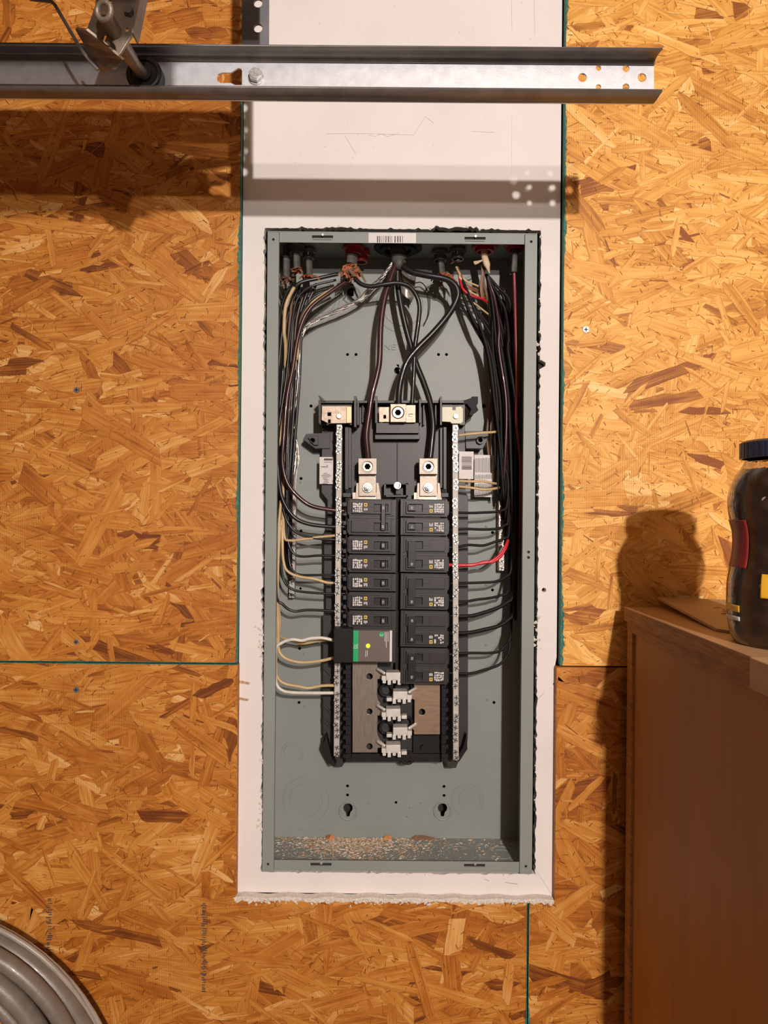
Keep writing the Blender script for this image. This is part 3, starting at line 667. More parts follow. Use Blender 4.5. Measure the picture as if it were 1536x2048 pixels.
# ---------------------------------------------------------------- circuit breakers
q0 = S(-.032)
def bl(mb, x0, z0, x1, z1, f, bk_, mi=0): mb.box((x0*q0, -f, z0*q0), (x1*q0, -bk_, z1*q0), mi)
def breaker(poles, label, group, px, py, flip, hcol, num, tw):
    t = thing('circuit_breaker', label, 'circuit breaker', W(px, py, -.034), group); t['is_local'] = 1
    hh = 17.5 if poles == 1 else 36.0; offs = [0] if poles == 1 else [18.6, -18.6]
    m = MB(); bl(m, -47, -hh, 47, hh, 0, -.030)
    for zc in offs:
        m.plate([(a*q0, (zc+c_)*q0) for a, c_ in ((-42, -12), (36, -12), (36, 12), (-42, 12))], [[(a*q0, (zc+c_)*q0) for a, c_ in ((3, -7.5), (31, -7.5), (31, 7.5), (3, 7.5))]], -.0045, .0005)
        bl(m, 3, zc-7.5, 31, zc+7.5, .0003, -.001, 1)
        bl(m, -41, zc-10.6, -10, zc+10.6, .0049, .0045, 0); bl(m, -8, zc+1.0, 2, zc+1.7, .0049, .0045, 2); bl(m, 38, zc-15, 41, zc+15, .0015, 0, 0)
        bl(m, -51, zc-10, -47, zc+10, -.004, -.02, 1); bl(m, -50, zc-14, -46, zc-9, -.002, -.02, 0); bl(m, -50, zc+9, -46, zc+14, -.002, -.02, 0)
        bl(m, -44, zc-16.5, 44, zc-15.2, .0008, 0, 2); bl(m, -44, zc+15.2, 44, zc+16.5, .0008, 0, 2)
    m.build('case', [M['breaker'], M['handle'], M['plastic']], t, bevel=.0006)
    m = MB()
    if poles == 1: zs_ = (-6.6, 6.6)
    else: zs_ = (-26.5, 26.5)
    x0, x1 = (17, 27) if tw == 0 else (17, 34)
    m.add([(x0*q0, -.002, zs_[0]*q0), (x1*q0, -.002, zs_[0]*q0), (x1*q0, -.002, zs_[1]*q0), (x0*q0, -.002, zs_[1]*q0),
           ((x0+1)*q0, -.0105, (zs_[0]+1)*q0), ((x1-2)*q0, -.0105, (zs_[0]+1)*q0), ((x1-2)*q0, -.0105, (zs_[1]-1)*q0), ((x0+1)*q0, -.0105, (zs_[1]-1)*q0)],
          [(3,2,1,0),(4,5,6,7),(0,1,5,4),(1,2,6,5),(2,3,7,6),(3,0,4,7)], 0)
    for zc in (offs if num[1] else offs[:1]): addtext(m, num[0], .0042, (((x0+x1)/2-.5)*q0, -.0107, (zc if zc else 0)*q0), 1, math.pi/2, .0002)
    m.build('handle', [hcol, M['white']], t, bevel=.0008)
    m = MB(); zc = offs[0]
    for i in range(5):                                        # rows of tiny rating print, read sideways
        x = -39+i*3.9
        for j in range(4):
            if random.random() < .88:
                z0 = zc-9+j*4.6+random.uniform(-.4, .6); bl(m, x+random.uniform(-.3, .3), z0, x+random.uniform(2.2, 3.4), z0+random.uniform(2.6, 4.4), .0052, .0049)
    for k in range(3): bl(m, -17+k*2.6, zc-8+random.uniform(0, 3), -15.4+k*2.6, zc-1, .0052, .0049)
    m.build('rating_print', M['white'], t)
    m = MB(); bl(m, -17, zc+2.2, -10.6, zc+9.2, .0053, .0049, 0); bl(m, -15.2, zc+4.3, -12.4, zc+7.1, .0055, .0052, 1)
    m.build('maker_mark', [M['yellow'], M['ink']], t)
    m = MB(); 
    for zc in offs: m.cyl((-49.5*q0, .009, zc*q0), (-46.5*q0, .009, zc*q0), .003, 12)
    m.build('wire_terminal', M['lug'], t)
    t.rotation_euler = (0, (math.pi if flip else 0)+TH, 0)
    return t
rows = [1015.5+37.3*k for k in range(10)]
grpL, grpR = 'circuit breakers in the left column', 'circuit breakers in the right column'
breaker(2, 'two-pole black breaker with grey tied handle at top of the left column', grpL, 745, (rows[0]+rows[1])/2, False, M['handle_g'], ('50', 1), 0)
ordL = ['single black breaker just below the two-pole breaker in the left column', 'single black breaker, second below the two-pole breaker, left column', 'single black breaker in the middle of the five stacked at left',
        'single black breaker second above the green-striped surge protector', 'single black breaker directly above the green-striped surge protector']
for k in range(5): breaker(1, ordL[k], grpL, 745, rows[k+2], False, M['handle_g'], ('15' if k % 2 else '20', 1), 0)
breaker(1, 'single black breaker at the very top of the right column', grpR, 848, rows[0]+.5, True, M['handle'], ('20', 1), 1)
breaker(1, 'single black breaker second from top of the right column', grpR, 848, rows[1]+.5, True, M['handle'], ('15', 1), 1)
ordR = [('two-pole black breaker fed by the bright red wire', ('30', 0)), ('two-pole black breaker directly below the one with the red wire', ('30', 0)),
        ('two-pole black breaker second from bottom of the right column', ('40', 1)), ('two-pole black breaker at the bottom of the right column', ('50', 1))]
for k in range(4): breaker(2, ordR[k][0], grpR, 848, rows[2+2*k]+18.6, True, M['handle'], ordR[k][1], 1)
# surge protector
sp_ = thing('surge_protector', 'black surge protector with green stripe and lit green lamp', 'surge protector', W(742, 1291, -.05))
m = MB(); m.pbox(700, 1257, 792, 1326, -.027, -.066); m.build('case', M['breaker'], sp_, bevel=.0008)
m = MB(); m.pbox(667, 1257, 706, 1326, -.020, -.060); m.build('wiring_cover', M['plastic_b'], sp_, bevel=.0012)
m = MB(); m.pbox(704, 1261, 784, 1323, -.0262, -.027, 0); m.pbox(704, 1261, 716.5, 1323, -.0259, -.0262, 1); m.pbox(779.5, 1261, 784, 1323, -.0259, -.0262, 2)
for (a, y0_, y1_) in ((769.3,1264,1283),(772,1264,1295),(775.5,1264,1283),(731,1301,1314),(734,1301,1312)): m.pbox(a, y0_, a+1.1, y1_, -.0259, -.0262, 2)
m.disc(763, 1269, 5*S(-.026), -.0258, -.0262, 20, 1)
c = W(763, 1269, -.0257); m.ring(c, (0, 1, 0), .0018, .0004, 14, 4, 2, 0, 4.4)
c = W(710.5, 1293, -.0257); addtext(m, '[D]', .0068, (c.x, c.y, c.z), 2, math.pi, .0002, .8)
m.build('face_label', [M['slabel'], M['sgreen'], M['white']], sp_)
m = MB(); m.disc(736, 1292, .0028, -.0248, -.0262, 18); m.build('status_lamp', M['led'], sp_, smooth=True, label='lit yellow-green lamp')

# ---------------------------------------------------------------- ground bars on the back pan
def gbar(x0, x1, y0, y1, n, label):
    m = MB(); m.pplate([(x0-5.5, y0), (x0+5.5, y0), (x1+5.5, y1), (x1-5.5, y1)], [], -.088, -.1048)
    o = m.build('ground_bar', M['alum'] if 'left' in label else M['bus'], None, bevel=.0004); tag(o, label, 'ground bar', 'ground bars')
    for k in range(n):
        t = (k+.6)/n; s_ = bpy.data.objects.new('terminal_screw', SM); COL.objects.link(s_); s_.parent = o
        s_.location = W(x0+(x1-x0)*t, y0+(y1-y0)*t, -.088)-o.location; s_.scale = (1.2, 2.0, 1.2); s_.rotation_euler = (0, random.uniform(0, 1.5), 0)
gbar(587, 583, 985, 1196, 16, 'silver ground bar at left behind the black and tan wires'); gbar(1003, 1003, 960, 1142, 13, 'dull ground bar at right above the red wire')

# ---------------------------------------------------------------- wires
def wire(pts, r, m, label, group=None, n=8, bare=None, name='wire'):
    P = cat([W(*p) for p in pts]); mb = MB(); mb.tube(P, r, n)
    if m == 'wblack' and group == gR: m = 'wmatte'
    o = tag(mb.build(name, M[m], smooth='all'), label, 'wire', group)
    if bare:                                                   # stripped copper end
        i, mm = bare; e = P[i]; nx = P[-3] if i == -1 else P[2]; dr = (e-nx).normalized()
        b2 = MB(); b2.tube([e-dr*.001, e+dr*.004], r*.6, 8); b2.build('stripped_end', M[mm], o, smooth='all')
    return o
gL = 'black wires at the left of the panel'; gT = 'aged white wires at the left of the panel'; gR = 'black wires at the right of the panel'
# left side, feeding the left column
wire([(694,562,-.06),(660,585,-.055),(620,617,-.05),(598,665,-.048),(585,740,-.045),(574,797,-.042),(567,885,-.040),(565,924,-.040),(572,959,-.040),(588,985,-.040),(619,1010,-.042),(657,1019,-.044),(691,1022,-.046)], .0030, 'wmaroon', 'thick maroon-tinted wire curving into the top left breaker', gL)
wire([(676,548,-.065),(640,556,-.06),(597,568,-.055),(580,600,-.05),(566,650,-.05),(556,760,-.046),(553,850,-.043),(555,925,-.042),(563,992,-.042),(585,1031,-.043),(614,1047,-.044),(657,1053,-.046),(691,1054,-.047)], .0028, 'wblack', 'thick black wire entering the lower pole of the top left breaker', gL)
wire([(672,560,-.07),(625,572,-.065),(600,590,-.06),(588,620,-.058),(580,680,-.055),(572,760,-.052),(558,860,-.05),(560,960,-.05),(569,1028,-.05),(586,1059,-.05),(612,1073,-.05),(657,1079,-.05),(692,1078,-.052)], .0018, 'wblack', 'thin black wire crossing over the tan wire below the top left breaker', gL)
wire([(668,575,-.07),(622,600,-.066),(600,640,-.062),(590,720,-.06),(580,800,-.056),(574,900,-.054),(574,1000,-.052),(573,1060,-.052),(579,1093,-.05),(590,1109,-.05),(608,1113,-.05),(640,1111,-.05),(692,1112,-.05)], .0018, 'wblack', 'thin black wire ending one row below the tan wire, left side', gL)
wire([(610,585,-.075),(590,640,-.07),(584,740,-.066),(578,860,-.06),(576,980,-.056),(577,1090,-.054),(580,1128,-.052),(588,1144,-.05),(604,1150,-.05),(649,1150,-.05),(692,1151,-.05)], .0018, 'wblack', 'thin black wire just above the drooping tan wire, left side', gL)
wire([(600,570,-.075),(574,640,-.07),(568,760,-.066),(562,900,-.06),(560,1040,-.055),(562,1124,-.053),(567,1158,-.052),(579,1175,-.05),(600,1183,-.05),(653,1187,-.05),(692,1187,-.05)], .0018, 'wblack', 'thin black wire just below the drooping tan wire, left side', gL)
wire([(585,560,-.06),(562,620,-.052),(556,720,-.045),(556,900,-.044),(553,1040,-.044),(553,1185,-.045),(565,1208,-.046),(586,1222,-.048),(620,1220,-.05),(692,1223,-.05)], .0020, 'wblack', 'lowest black wire on the left, entering above the surge protector', gL)
for k, (o_, dd, m_) in enumerate(((0, -.080, 'wmaroon'), (6, -.083, 'wblack'), (12, -.078, 'wblack'), (-8, -.086, 'wbrown'), (18, -.085, 'wmaroon'), (-14, -.07, 'wblack'))):
    lab = ['maroon wire deep in the left bundle', 'black wire deep in the left bundle, beside the maroon one', 'black wire at the front of the left bundle', 'brown wrapped wire at the back of the left bundle', 'maroon wire at the inner side of the left bundle', 'black wire hugging the left wall of the enclosure'][k]
    wire([(590+o_*2.4,585-abs(o_),dd),(586+o_,640,dd),(580+o_,740,dd),(571+o_,860,dd),(568+o_*.8,960,dd),(570+o_*.6,1040+o_*3,dd),(575+o_*.3,1110+o_*3,-.088)], .0020, m_, lab, gL)
for k, (o_, dd, m_, lab) in enumerate(((3, -.068, 'wblack', 'black wire lying over the maroon one in the left bundle'), (-4, -.062, 'wbrown', 'brown wrapped wire at the front of the left bundle'), (9, -.066, 'wmaroon', 'maroon wire at the front of the left bundle'),
        (-18, -.056, 'wblack', 'black wire tucked just inside the left flange'), (15, -.070, 'wblack', 'black wire at the inner edge of the left bundle'), (22, -.074, 'wblack', 'straight black wire nearest the bare aluminium strands'))):
    wire([(592+o_*1.6,580+abs(o_),dd),(583+o_,650,dd),(577+o_,760,dd),(570+o_*.9,880,dd),(566+o_*.8,970,dd),(568+o_*.6,1050+o_*2,dd-.01),(575+o_*.4,1085+o_*3,-.09)], .0021, m_, lab, gL)
# aged white / tan wires, left
wire([(690,566,-.06),(655,585,-.058),(622,610,-.056),(600,655,-.055),(594,720,-.06)], .0026, 'wtan', 'upper tan wire sweeping down from the frayed cable end', gT)
wire([(682,572,-.062),(645,592,-.06),(612,622,-.058),(598,668,-.058),(588,740,-.062)], .0024, 'wtan', 'lower tan wire sweeping down from the frayed cable end', gT)
wire([(588,575,-.05),(572,610,-.046),(568,660,-.044),(571,690,-.052),(571,745,-.072),(574,800,-.090)], .0026, 'wtan', 'short tan wire behind the left flange near the top corner', gT)
wire([(576,700,-.07),(570,800,-.068),(560,880,-.05),(554,905,-.045),(560,960,-.055),(566,1020,-.055),(569,1072,-.052),(579,1081,-.05),(610,1078,-.05),(640,1074,-.05),(672,1071,-.05)], .0019, 'wtan', 'tan wire rising gently to the left neutral bar, topmost', gT, bare=(-1, 'copper'))
wire([(580,720,-.075),(572,860,-.07),(566,1000,-.06),(565,1089,-.05),(568,1128,-.048),(577,1144,-.047),(598,1153,-.047),(629,1158,-.047),(653,1165,-.047),(666,1166,-.047)], .0020, 'wtan', 'tan wire drooping to the left neutral bar between black wires', gT, bare=(-1, 'wbare'))
wire([(563,1040,-.055),(558,1110,-.053),(555,1158,-.05),(556,1197,-.048),(560,1245,-.048),(559,1270,-.048),(575,1279,-.06),(604,1287,-.062),(637,1282,-.06),(668,1279,-.06)], .0019, 'wtan', 'tan wire behind the white one entering the surge protector', gT)
wire([(560,1050,-.05),(556,1130,-.048),(555,1200,-.046),(557,1260,-.046),(557,1294,-.046),(563,1310,-.046),(579,1320,-.046),(606,1325,-.046),(645,1321,-.046),(669,1315,-.046)], .0022, 'wtan', 'tan wire looping into the lower corner of the surge protector', gT)
wire([(562,1000,-.05),(554,1100,-.048),(552,1197,-.046),(552,1294,-.046),(552,1340,-.046),(556,1356,-.046),(569,1367,-.046),(598,1373,-.046),(618,1376,-.046),(640,1372,-.046),(655,1371,-.046),(668,1371,-.046)], .0021, 'wtan', 'tan wire with taped end, just above the bottom white wire', gT, bare=(-1, 'wbare'))
wire([(668,1281,-.044),(645,1276,-.042),(620,1277,-.042),(604,1281,-.042),(584,1279,-.042),(565,1285,-.042),(552,1297,-.042),(550,1333,-.042),(552,1365,-.042),(563,1380,-.042),(584,1385,-.042),(625,1386,-.042),(667,1386,-.042)], .0023, 'wwhite', 'clean white wire looping from surge protector to left neutral bar', None, bare=(-1, 'wbare'))
# bare stranded neutral to the left ground bar
def strands(path, n, r, R_, m, label, tw=26):
    P = cat([W(*p) for p in path], 10); mb = MB()
    for k in range(n):
        Q = []
        for i, p in enumerate(P):
            t = (P[min(i+1, len(P)-1)]-P[max(i-1, 0)]).normalized(); u = Vector((0, 1, 0)); w_ = t.cross(u).normalized(); a = i*2*math.pi/tw+2*math.pi*k/n
            Q.append(p+(u*math.cos(a)+w_*math.sin(a))*R_)
        mb.tube(Q, r, 6)
    return tag(mb.build('ground_wire', M[m], smooth='all'), label, 'wire')
strands([(787,524,-.055),(772,545,-.055),(757,562,-.06),(732,590,-.066),(693,614,-.07),(648,634,-.074),(615,650,-.075),(600,685,-.076),(596,719,-.078),(588,778,-.08),(585,832,-.082),(592,885,-.083),(589,924,-.083),(586,973,-.084),(587,1070,-.085)], 5, .0010, .0017, 'wbare', 'twisted bare aluminium wire sweeping from the top centre to the left ground bar')
strands([(783,530,-.05),(765,552,-.052),(745,570,-.058),(715,600,-.064),(680,617,-.068),(640,637,-.072),(612,655,-.072)], 3, .0007, .0014, 'wbare', 'thin bare strands lying along the twisted aluminium wire', 18)
strands([(598,700,-.07),(592,790,-.075),(586,850,-.078),(596,910,-.08),(590,960,-.082),(588,1050,-.085)], 4, .0008, .0015, 'wbare', 'bare strands hanging beside the left bundle')
# service conductors
wire([(793,505,-.055),(790,530,-.052),(782,555,-.050),(771,590,-.048),(765,620,-.047),(761,659,-.046),(759,720,-.045),(754,750,-.044),(744,790,-.043),(738,830,-.043),(733,868,-.043),(735,900,-.044),(737,917,-.045)], .0042, 'wmaroon', 'thick maroon service wire dropping to the left main lug', 'service wires', 12)
wire([(800,505,-.055),(803,528,-.052),(822,543,-.048),(855,551,-.045),(888,557,-.044),(908,568,-.043),(916,587,-.043),(908,611,-.043),(891,637,-.042),(864,668,-.041),(836,696,-.040),(815,722,-.040),(803,755,-.040),(798,785,-.041),(797,811,-.043)], .0045, 'wblack', 'thickest black service wire looping right then down to the centre lug', 'service wires', 12)
wire([(795,505,-.06),(795,560,-.06),(799,595,-.06),(808,640,-.06),(820,686,-.06),(833,730,-.058),(847,765,-.056),(860,805,-.052),(866,850,-.048),(863,890,-.046),(860,918,-.045)], .0044, 'wblack', 'thick black service wire dropping to the right main lug', 'service wires', 12)
wire([(709,556,-.045),(722,568,-.044),(742,573,-.043),(766,569,-.042),(795,566,-.042),(818,573,-.042),(833,592,-.042),(839,615,-.043),(836,650,-.044),(830,695,-.046),(827,760,-.048),(824,811,-.046)], .0032, 'wblack', 'black wire arching from the frayed left cable over to the centre lug', 'service wires', 10)
wire([(797,540,-.07),(812,570,-.08),(842,565,-.09),(858,590,-.095),(858,625,-.095),(848,650,-.1)], .0008, 'wblack', 'very thin dark wire curling right of the arched black wire')
m = MB()                                                       # woven braid hanging beside the connector
for k in range(26):
    t = k/25; a = W(800+t*3, 540+t*45, -.082); bq = W(832-t*6, 552+t*46, -.086); m.tube([a, (a+bq)/2+Vector((0, -.003, -.004)), bq], .0010, 5)
    a = W(800+t*30, 538+t*22, -.080); bq = W(803+t*20, 575+t*30, -.084); m.tube([a, (a+bq)/2+Vector((0, -.004, 0)), bq], .0008, 5)
tag(m.build('braided_shield', M['wbare'], smooth='all'), 'woven bare metal braid hanging right of the service wires', 'cable braid')
# right side bundle
ends = [((899,1025),(940,1026),(968,1025),(989,1024),(1006,1020),(1014,1010)),
        ((900,1060),(933,1058),(968,1059),(997,1057),(1010,1050),(1016,1040)),
        ((896,1095),(915,1094),(937,1090),(966,1091),(989,1084),(1010,1076),(1018,1062)),
        ((899,1167),(939,1166),(968,1165),(992,1163),(1011,1154),(1022,1139)),
        ((898,1201),(929,1203),(955,1199),(980,1196),(1000,1191),(1016,1180)),
        ((900,1232),(939,1232),(968,1225),(997,1215),(1015,1204),(1026,1190)),
        ((900,1267),(939,1265),(968,1259),(997,1252),(1016,1240),(1028,1222)),
        ((894,1309),(939,1306),(975,1306),(997,1303),(1012,1290),(1021,1270)),
        ((897,1346),(939,1347),(968,1340),(997,1330),(1013,1313),(1020,1287))]
labs = ['black wire into the top breaker of the right column', 'black wire into the second breaker of the right column', 'black wire just above the bright red wire', 'black wire in the next row below the bright red wire',
        'short black wire two rows below the bright red wire', 'thicker black wire sloping up right, third row below the red wire', 'thicker black wire sloping up right, fourth row below the red wire', 'black wire second from the bottom of the right side', 'lowest black wire on the right side']
tops = [(985,590),(978,600),(992,620),(940,600),(948,615),(990,640),(998,650),(932,590),(1000,640)]
for k, e in enumerate(ends):
    xx = 1000+k*3.4; dd = -.060-(k*7 % 5)*.006; r = .0026 if k in (5, 6) else .0019
    tp = tops[k]
    p = [(975, 556, -.062) if tp[0] > 970 else (917, 541, -.062), (tp[0], tp[1], -.07), (xx-14, 700, dd), (xx, 800, dd), (xx+4, 900, dd), (e[-1][0]+2, e[-1][1]-70 if k > 2 else 960, dd)]
    p += [(a, c_, -.045-.012*(j/len(e))) for j, (a, c_) in list(enumerate(e))[::-1]]
    wire(p, r, 'wblack', labs[k], gR, bare=(-1, 'wbare') if k in (2, 4, 8) else None)
for k, (x0, y0, xm, xe, ye, m_) in enumerate(((917,545,985,1008,1000,'wblack'),(926,590,990,995,990,'wblack'),(972,548,1004,1012,1050,'wblack'),(976,560,1012,1016,1100,'wblack'),(966,560,996,1002,960,'wbrown'),(1000,600,1020,1024,1130,'wblack'),(1010,620,1026,1029,1180,'wblack'),(990,600,1008,1006,980,'wmaroon'),(930,600,982,990,940,'wblack'),(1018,600,1031,1031,1240,'wblack'))):
    lab = ['black wire fanning from the grey connector into the right bundle', 'black wire on the inner edge of the right bundle, catching light', 'shiny black wire leaving the cream cable, front of the right bundle', 'second shiny black wire leaving the cream cable', 'brown paper wrapped wire under the cream cable',
           'black wire behind the cream cable, deep in the right bundle', 'black wire near the right wall, deep in the bundle', 'maroon wire amid the right bundle', 'innermost black wire sweeping down from the grey connector', 'black wire pressed against the right enclosure wall'][k]
    dd = -.05-.006*(k % 6)
    wire(([(974, 550, -.06), ((974+x0)/2, (550+y0)/2, -.06)] if x0 > 985 else [(917, 540, -.062)] if y0 > 580 else [])+[(x0,y0,-.06),((x0*2+xm)/3+2,y0+55,dd),(xm-10,700,dd),(xm+4,800,dd),((xm+xe)/2+4,900,dd),(xe,ye,dd-.004)], .0021, m_, lab, gR)
for k, (x0, y0, xm, xe, ye) in enumerate(((984,610,994,1000,1000),(996,630,1003,1006,1040),(1004,620,1016,1018,1090),(1014,640,1023,1026,1150),(988,640,999,1004,1010),(1020,640,1028,1030,1200),(1008,600,1010,1011,1060),(978,580,990,998,930))):
    lab = ['plain black wire at the back of the right bundle, inner side', 'plain black wire in the heart of the right bundle', 'black wire at the outer half of the right bundle', 'black wire running low behind the red-side terminals', 'black wire touching the dull ground bar', 'long black wire sagging low along the right wall', 'black wire crossing the heart of the right bundle', 'short black wire above the dull ground bar'][k]
    wire([(976, 560, -.066), ((976+x0)/2, (560+y0)/2+2, -.074), (x0,y0,-.08),(xm-6,700,-.08),(xm+2,800,-.079+.002*k),(xm+4,900,-.078+.002*k),(xe,ye,-.084)], .0026, 'wblack', lab, gR)
# the red wires
wire([(1028,543,-.047),(1029,570,-.049),(1030,600,-.048),(1032,677,-.045),(1034,763,-.045),(1033,838,-.045),(1037,884,-.045),(1041,930,-.047),(1041,1000,-.055),(1040,1080,-.07)], .0022, 'wdred', 'long dull red wire running down beside the right flange')
for k in (0, 1):
    wire([(895,1129+k*1.5,-.045),(920,1131-k,-.043),(945,1129+k*1.5,-.043),(968,1126-k*2,-.043),(985,1121+k*3,-.043),(1001,1108+k*5,-.045),(1011,1092+k*5,-.048),(1016,1080,-.052)], .0021, 'wred', ['bright red wire into the right column, upper strand of the pair', 'bright red wire into the right column, lower strand of the pair'][k], 'bright red wires', bare=(0, 'wwhite'))
wire([(917,541,-.06),(921,565,-.055),(926,578,-.052),(940,590,-.052),(962,597,-.056),(975,604,-.065)], .0018, 'wred', 'short crimson wire bowing right under the grey connector')
for k, (c_, m_, lab) in enumerate((((0, 0), 'wtan', 'upper tan wire of the fan under the right grey connector'), ((3, 9), 'wbrown', 'brown wire of the fan under the right grey connector'), ((1, 22), 'wtan', 'long tan wire of the fan, above the crimson wire'), ((2, 44), 'wtan', 'lowest tan wire of the fan, below the crimson wire'), ((0, 14), 'copper', 'bare copper wire of the fan under the right grey connector'))):
    wire([(912+c_[0],534,-.06),(918+c_[0],545+c_[1]*.3,-.056),(932,562+c_[1]*.7,-.058),(955,572+c_[1]*.9,-.064),(975+c_[0],585+c_[1],-.075)], .0014, m_, lab, 'fanned wires under the right grey connector')
# tan wires to the right neutral bar
for p, lab in (([(917,871,-.045),(940,868,-.044),(965,866,-.045),(990,864,-.055),(1003,862,-.07)], 'tan wire crossing to the right neutral bar, topmost'),
               ([(917,962,-.045),(945,963,-.044),(965,962,-.045),(982,966,-.05),(997,968,-.065)], 'tan wire crossing the printed sticker at right, upper one'),
               ([(917,973,-.045),(945,976,-.044),(965,979,-.045),(985,978,-.05),(999,975,-.065)], 'tan wire crossing the printed sticker at right, lower one')):
    wire(p, .0019, 'wtan', lab, 'tan wires to the right neutral bar', bare=(0, 'copper'))
wire([(992,700,-.085),(986,760,-.085),(978,830,-.086),(974,866,-.086),(976,900,-.086),(984,945,-.086)], .0019, 'wbrown', 'brown wire hanging behind the topmost right tan wire')
wire([(996,720,-.085),(990,800,-.085),(984,860,-.086),(980,905,-.086),(988,955,-.086)], .0017, 'wtan', 'tan wire hanging at the inner edge of the right bundle')

# ---------------------------------------------------------------- cable entries
def ztop(): return bz1-.0015
def entry(px, d, R_, H, m, label, name='cable_bushing', catg='bushing'):
    c = W(px, 500, d); mb = MB(); z = ztop(); x = c.x; y = -d
    mb.lathe([(R_, 0), (R_*1.08, -H*.15), (R_*1.08, -H*.45), (R_*.86, -H*.5), (R_*.86, -H), (R_*.62, -H), (R_*.62, 0)], (x, y, z), 28)
    mb.ring((x, y, z-H*.3), (0, 0, 1), R_*1.1, .0012, 28, 6)
    tag(mb.build(name, M[m], smooth=True), label, catg, 'cable entries in the top of the enclosure'); return (x, y, z)
def fray(name, px, py, d, label, pap, n=26, sp=12, m='paper', sheath='sheath', top=None, r=.0055):
    t = thing('cable', label, 'cable', W(px, py, d), 'cables entering the top of the enclosure')
    c = W(px, py, d); tp = top or (c.x, c.y, ztop())
    mb = MB(); mb.tube(cat([tp, (Vector(tp)+c)/2+Vector((0, 0, .003)), c+Vector((0, 0, .004))]), r, 12, 0, .7); mb.build('sheath', M[sheath], t, smooth=True)
    mb = MB()
    for k in range(n):
        a = random.uniform(-1, 1); L_ = random.uniform(.4, 1)*sp*S(d)*1.9
        p0 = c+Vector((random.gauss(0, .003), random.uniform(-.004, .004), .004)); p1 = p0+Vector((a*L_*.6, -random.uniform(0, .010), -L_*random.uniform(.2, .5))); p2 = p1+Vector((random.uniform(-1, 1)*L_*.4, -random.uniform(-.004, .008), -L_*random.uniform(.1, .6)))
        w0 = random.uniform(.0010, .0030); sx = Vector((w0, random.uniform(-.001, .001), w0*.3)); mid = (p1+p0)/2
        mb.add([p0-sx, p0+sx, p1-sx, p1+sx, p2-sx*.5, p2+sx*.5], [(0,1,3,2),(2,3,5,4)], random.choice([0, 0, 1]))
    mb.build('paper_filler', [M[m], M['wbrown']], t, solid=.0003)
T1 = entry(592, -.050, .0105, .014, 'conn', 'grey cast cable connector nearest the top left corner', 'cable_connector', 'cable connector')
T2 = entry(617, -.066, .0095, .016, 'conn', 'grey cast cable connector, second from the top left corner', 'cable_connector', 'cable connector')
T3 = entry(707, -.055, .0135, .013, 'redpl', 'red plastic bushing at the top, left of the service wires')
T3b = entry(722, -.072, .0115, .018, 'redpl', 'red plastic bushing tucked behind the left red one')
T4 = entry(796, -.058, .030, .007, 'plastic_b', 'wide black service connector at the top centre', 'service_connector', 'cable connector')
T5 = entry(880, -.070, .011, .016, 'conn', 'dark cable connector right of the service wires', 'cable_connector', 'cable connector')
T6 = entry(916, -.060, .0105, .017, 'conn', 'grey cable connector above the fanned wires', 'cable_connector', 'cable connector')
T7 = entry(969, -.050, .0155, .010, 'redpl', 'red plastic bushing around the cream cable')
T8 = entry(1031, -.045, .0135, .008, 'redpl', 'red plastic bushing in the top right corner')
fray('a', 594, 543, -.050, 'cable with frayed brown paper under the leftmost connector', 1, 22, 10, top=T1)
fray('b', 619, 556, -.066, 'cable with frayed brown paper under the second left connector', 1, 22, 10, top=T2)
fray('c', 703, 535, -.052, 'grey cable with a large frayed burst of orange-brown paper', 1, 60, 22, top=T3, r=.009)
fray('d', 573, 560, -.060, 'shredded brown cable end in the far left corner', 1, 30, 13, m='wbrown', top=(W(573, 500, -.06).x, .06, ztop()))
fray('e', 884, 552, -.070, 'cable with drooping orange-brown paper right of the service wires', 1, 26, 18, top=T5)
fray('f', 917, 528, -.060, 'sheathed cable ending above the fanned wires', 1, 6, 6, m='wbrown', top=T6, r=.004)
t = thing('cable', 'cream sheathed cable hanging from the right red bushing', 'cable', W(972, 530, -.05), 'cables entering the top of the enclosure')
m = MB(); m.tube(cat([T7, W(969, 512, -.048), W(974, 530, -.046), W(979, 547, -.045)]), [.0058]*16+[.0056, .0050, .0042, .0035, .0030, .0024, .0018, .0012, .0008], 12, 0, .75); m.build('sheath', M['sheathc'], t, smooth=True)
m = MB()
for k in range(7): m.tube(cat([W(966, 520, -.046), W(958-k, 522+k, -.044), W(951-random.random()*4, 523+random.random()*8, -.042)]), .0008, 5)
m.build('torn_sheath', M['sheathc'], t, smooth=True)
m = MB(); m.tube(cat([W(965, 530, -.056), W(966, 550, -.056), W(963, 575, -.058), W(966, 600, -.06)]), .0035, 10, 0, .6); m.build('paper_filler', M['wbrown'], t, smooth=True)
t = thing('cable', 'grey-green cable in the top right corner beside the flange', 'cable', W(1029, 530, -.045), 'cables entering the top of the enclosure')
m = MB(); m.tube(cat([T8, W(1030, 515, -.045), W(1028, 545, -.046)]), .0058, 12, 0, .7); m.build('sheath', M['sheath'], t, smooth=True)
t = thing('cable', 'black-sheathed service cable hanging from the centre connector', 'cable', W(797, 520, -.058), 'cables entering the top of the enclosure')
m = MB(); m.tube(cat([T4, W(797, 508, -.058), W(800, 525, -.056), W(808, 531, -.056)]), [.0125]*20+[.011, .010, .009, .008, .006], 16, 0, .8); m.build('sheath', M['sheath'], t, smooth=True)

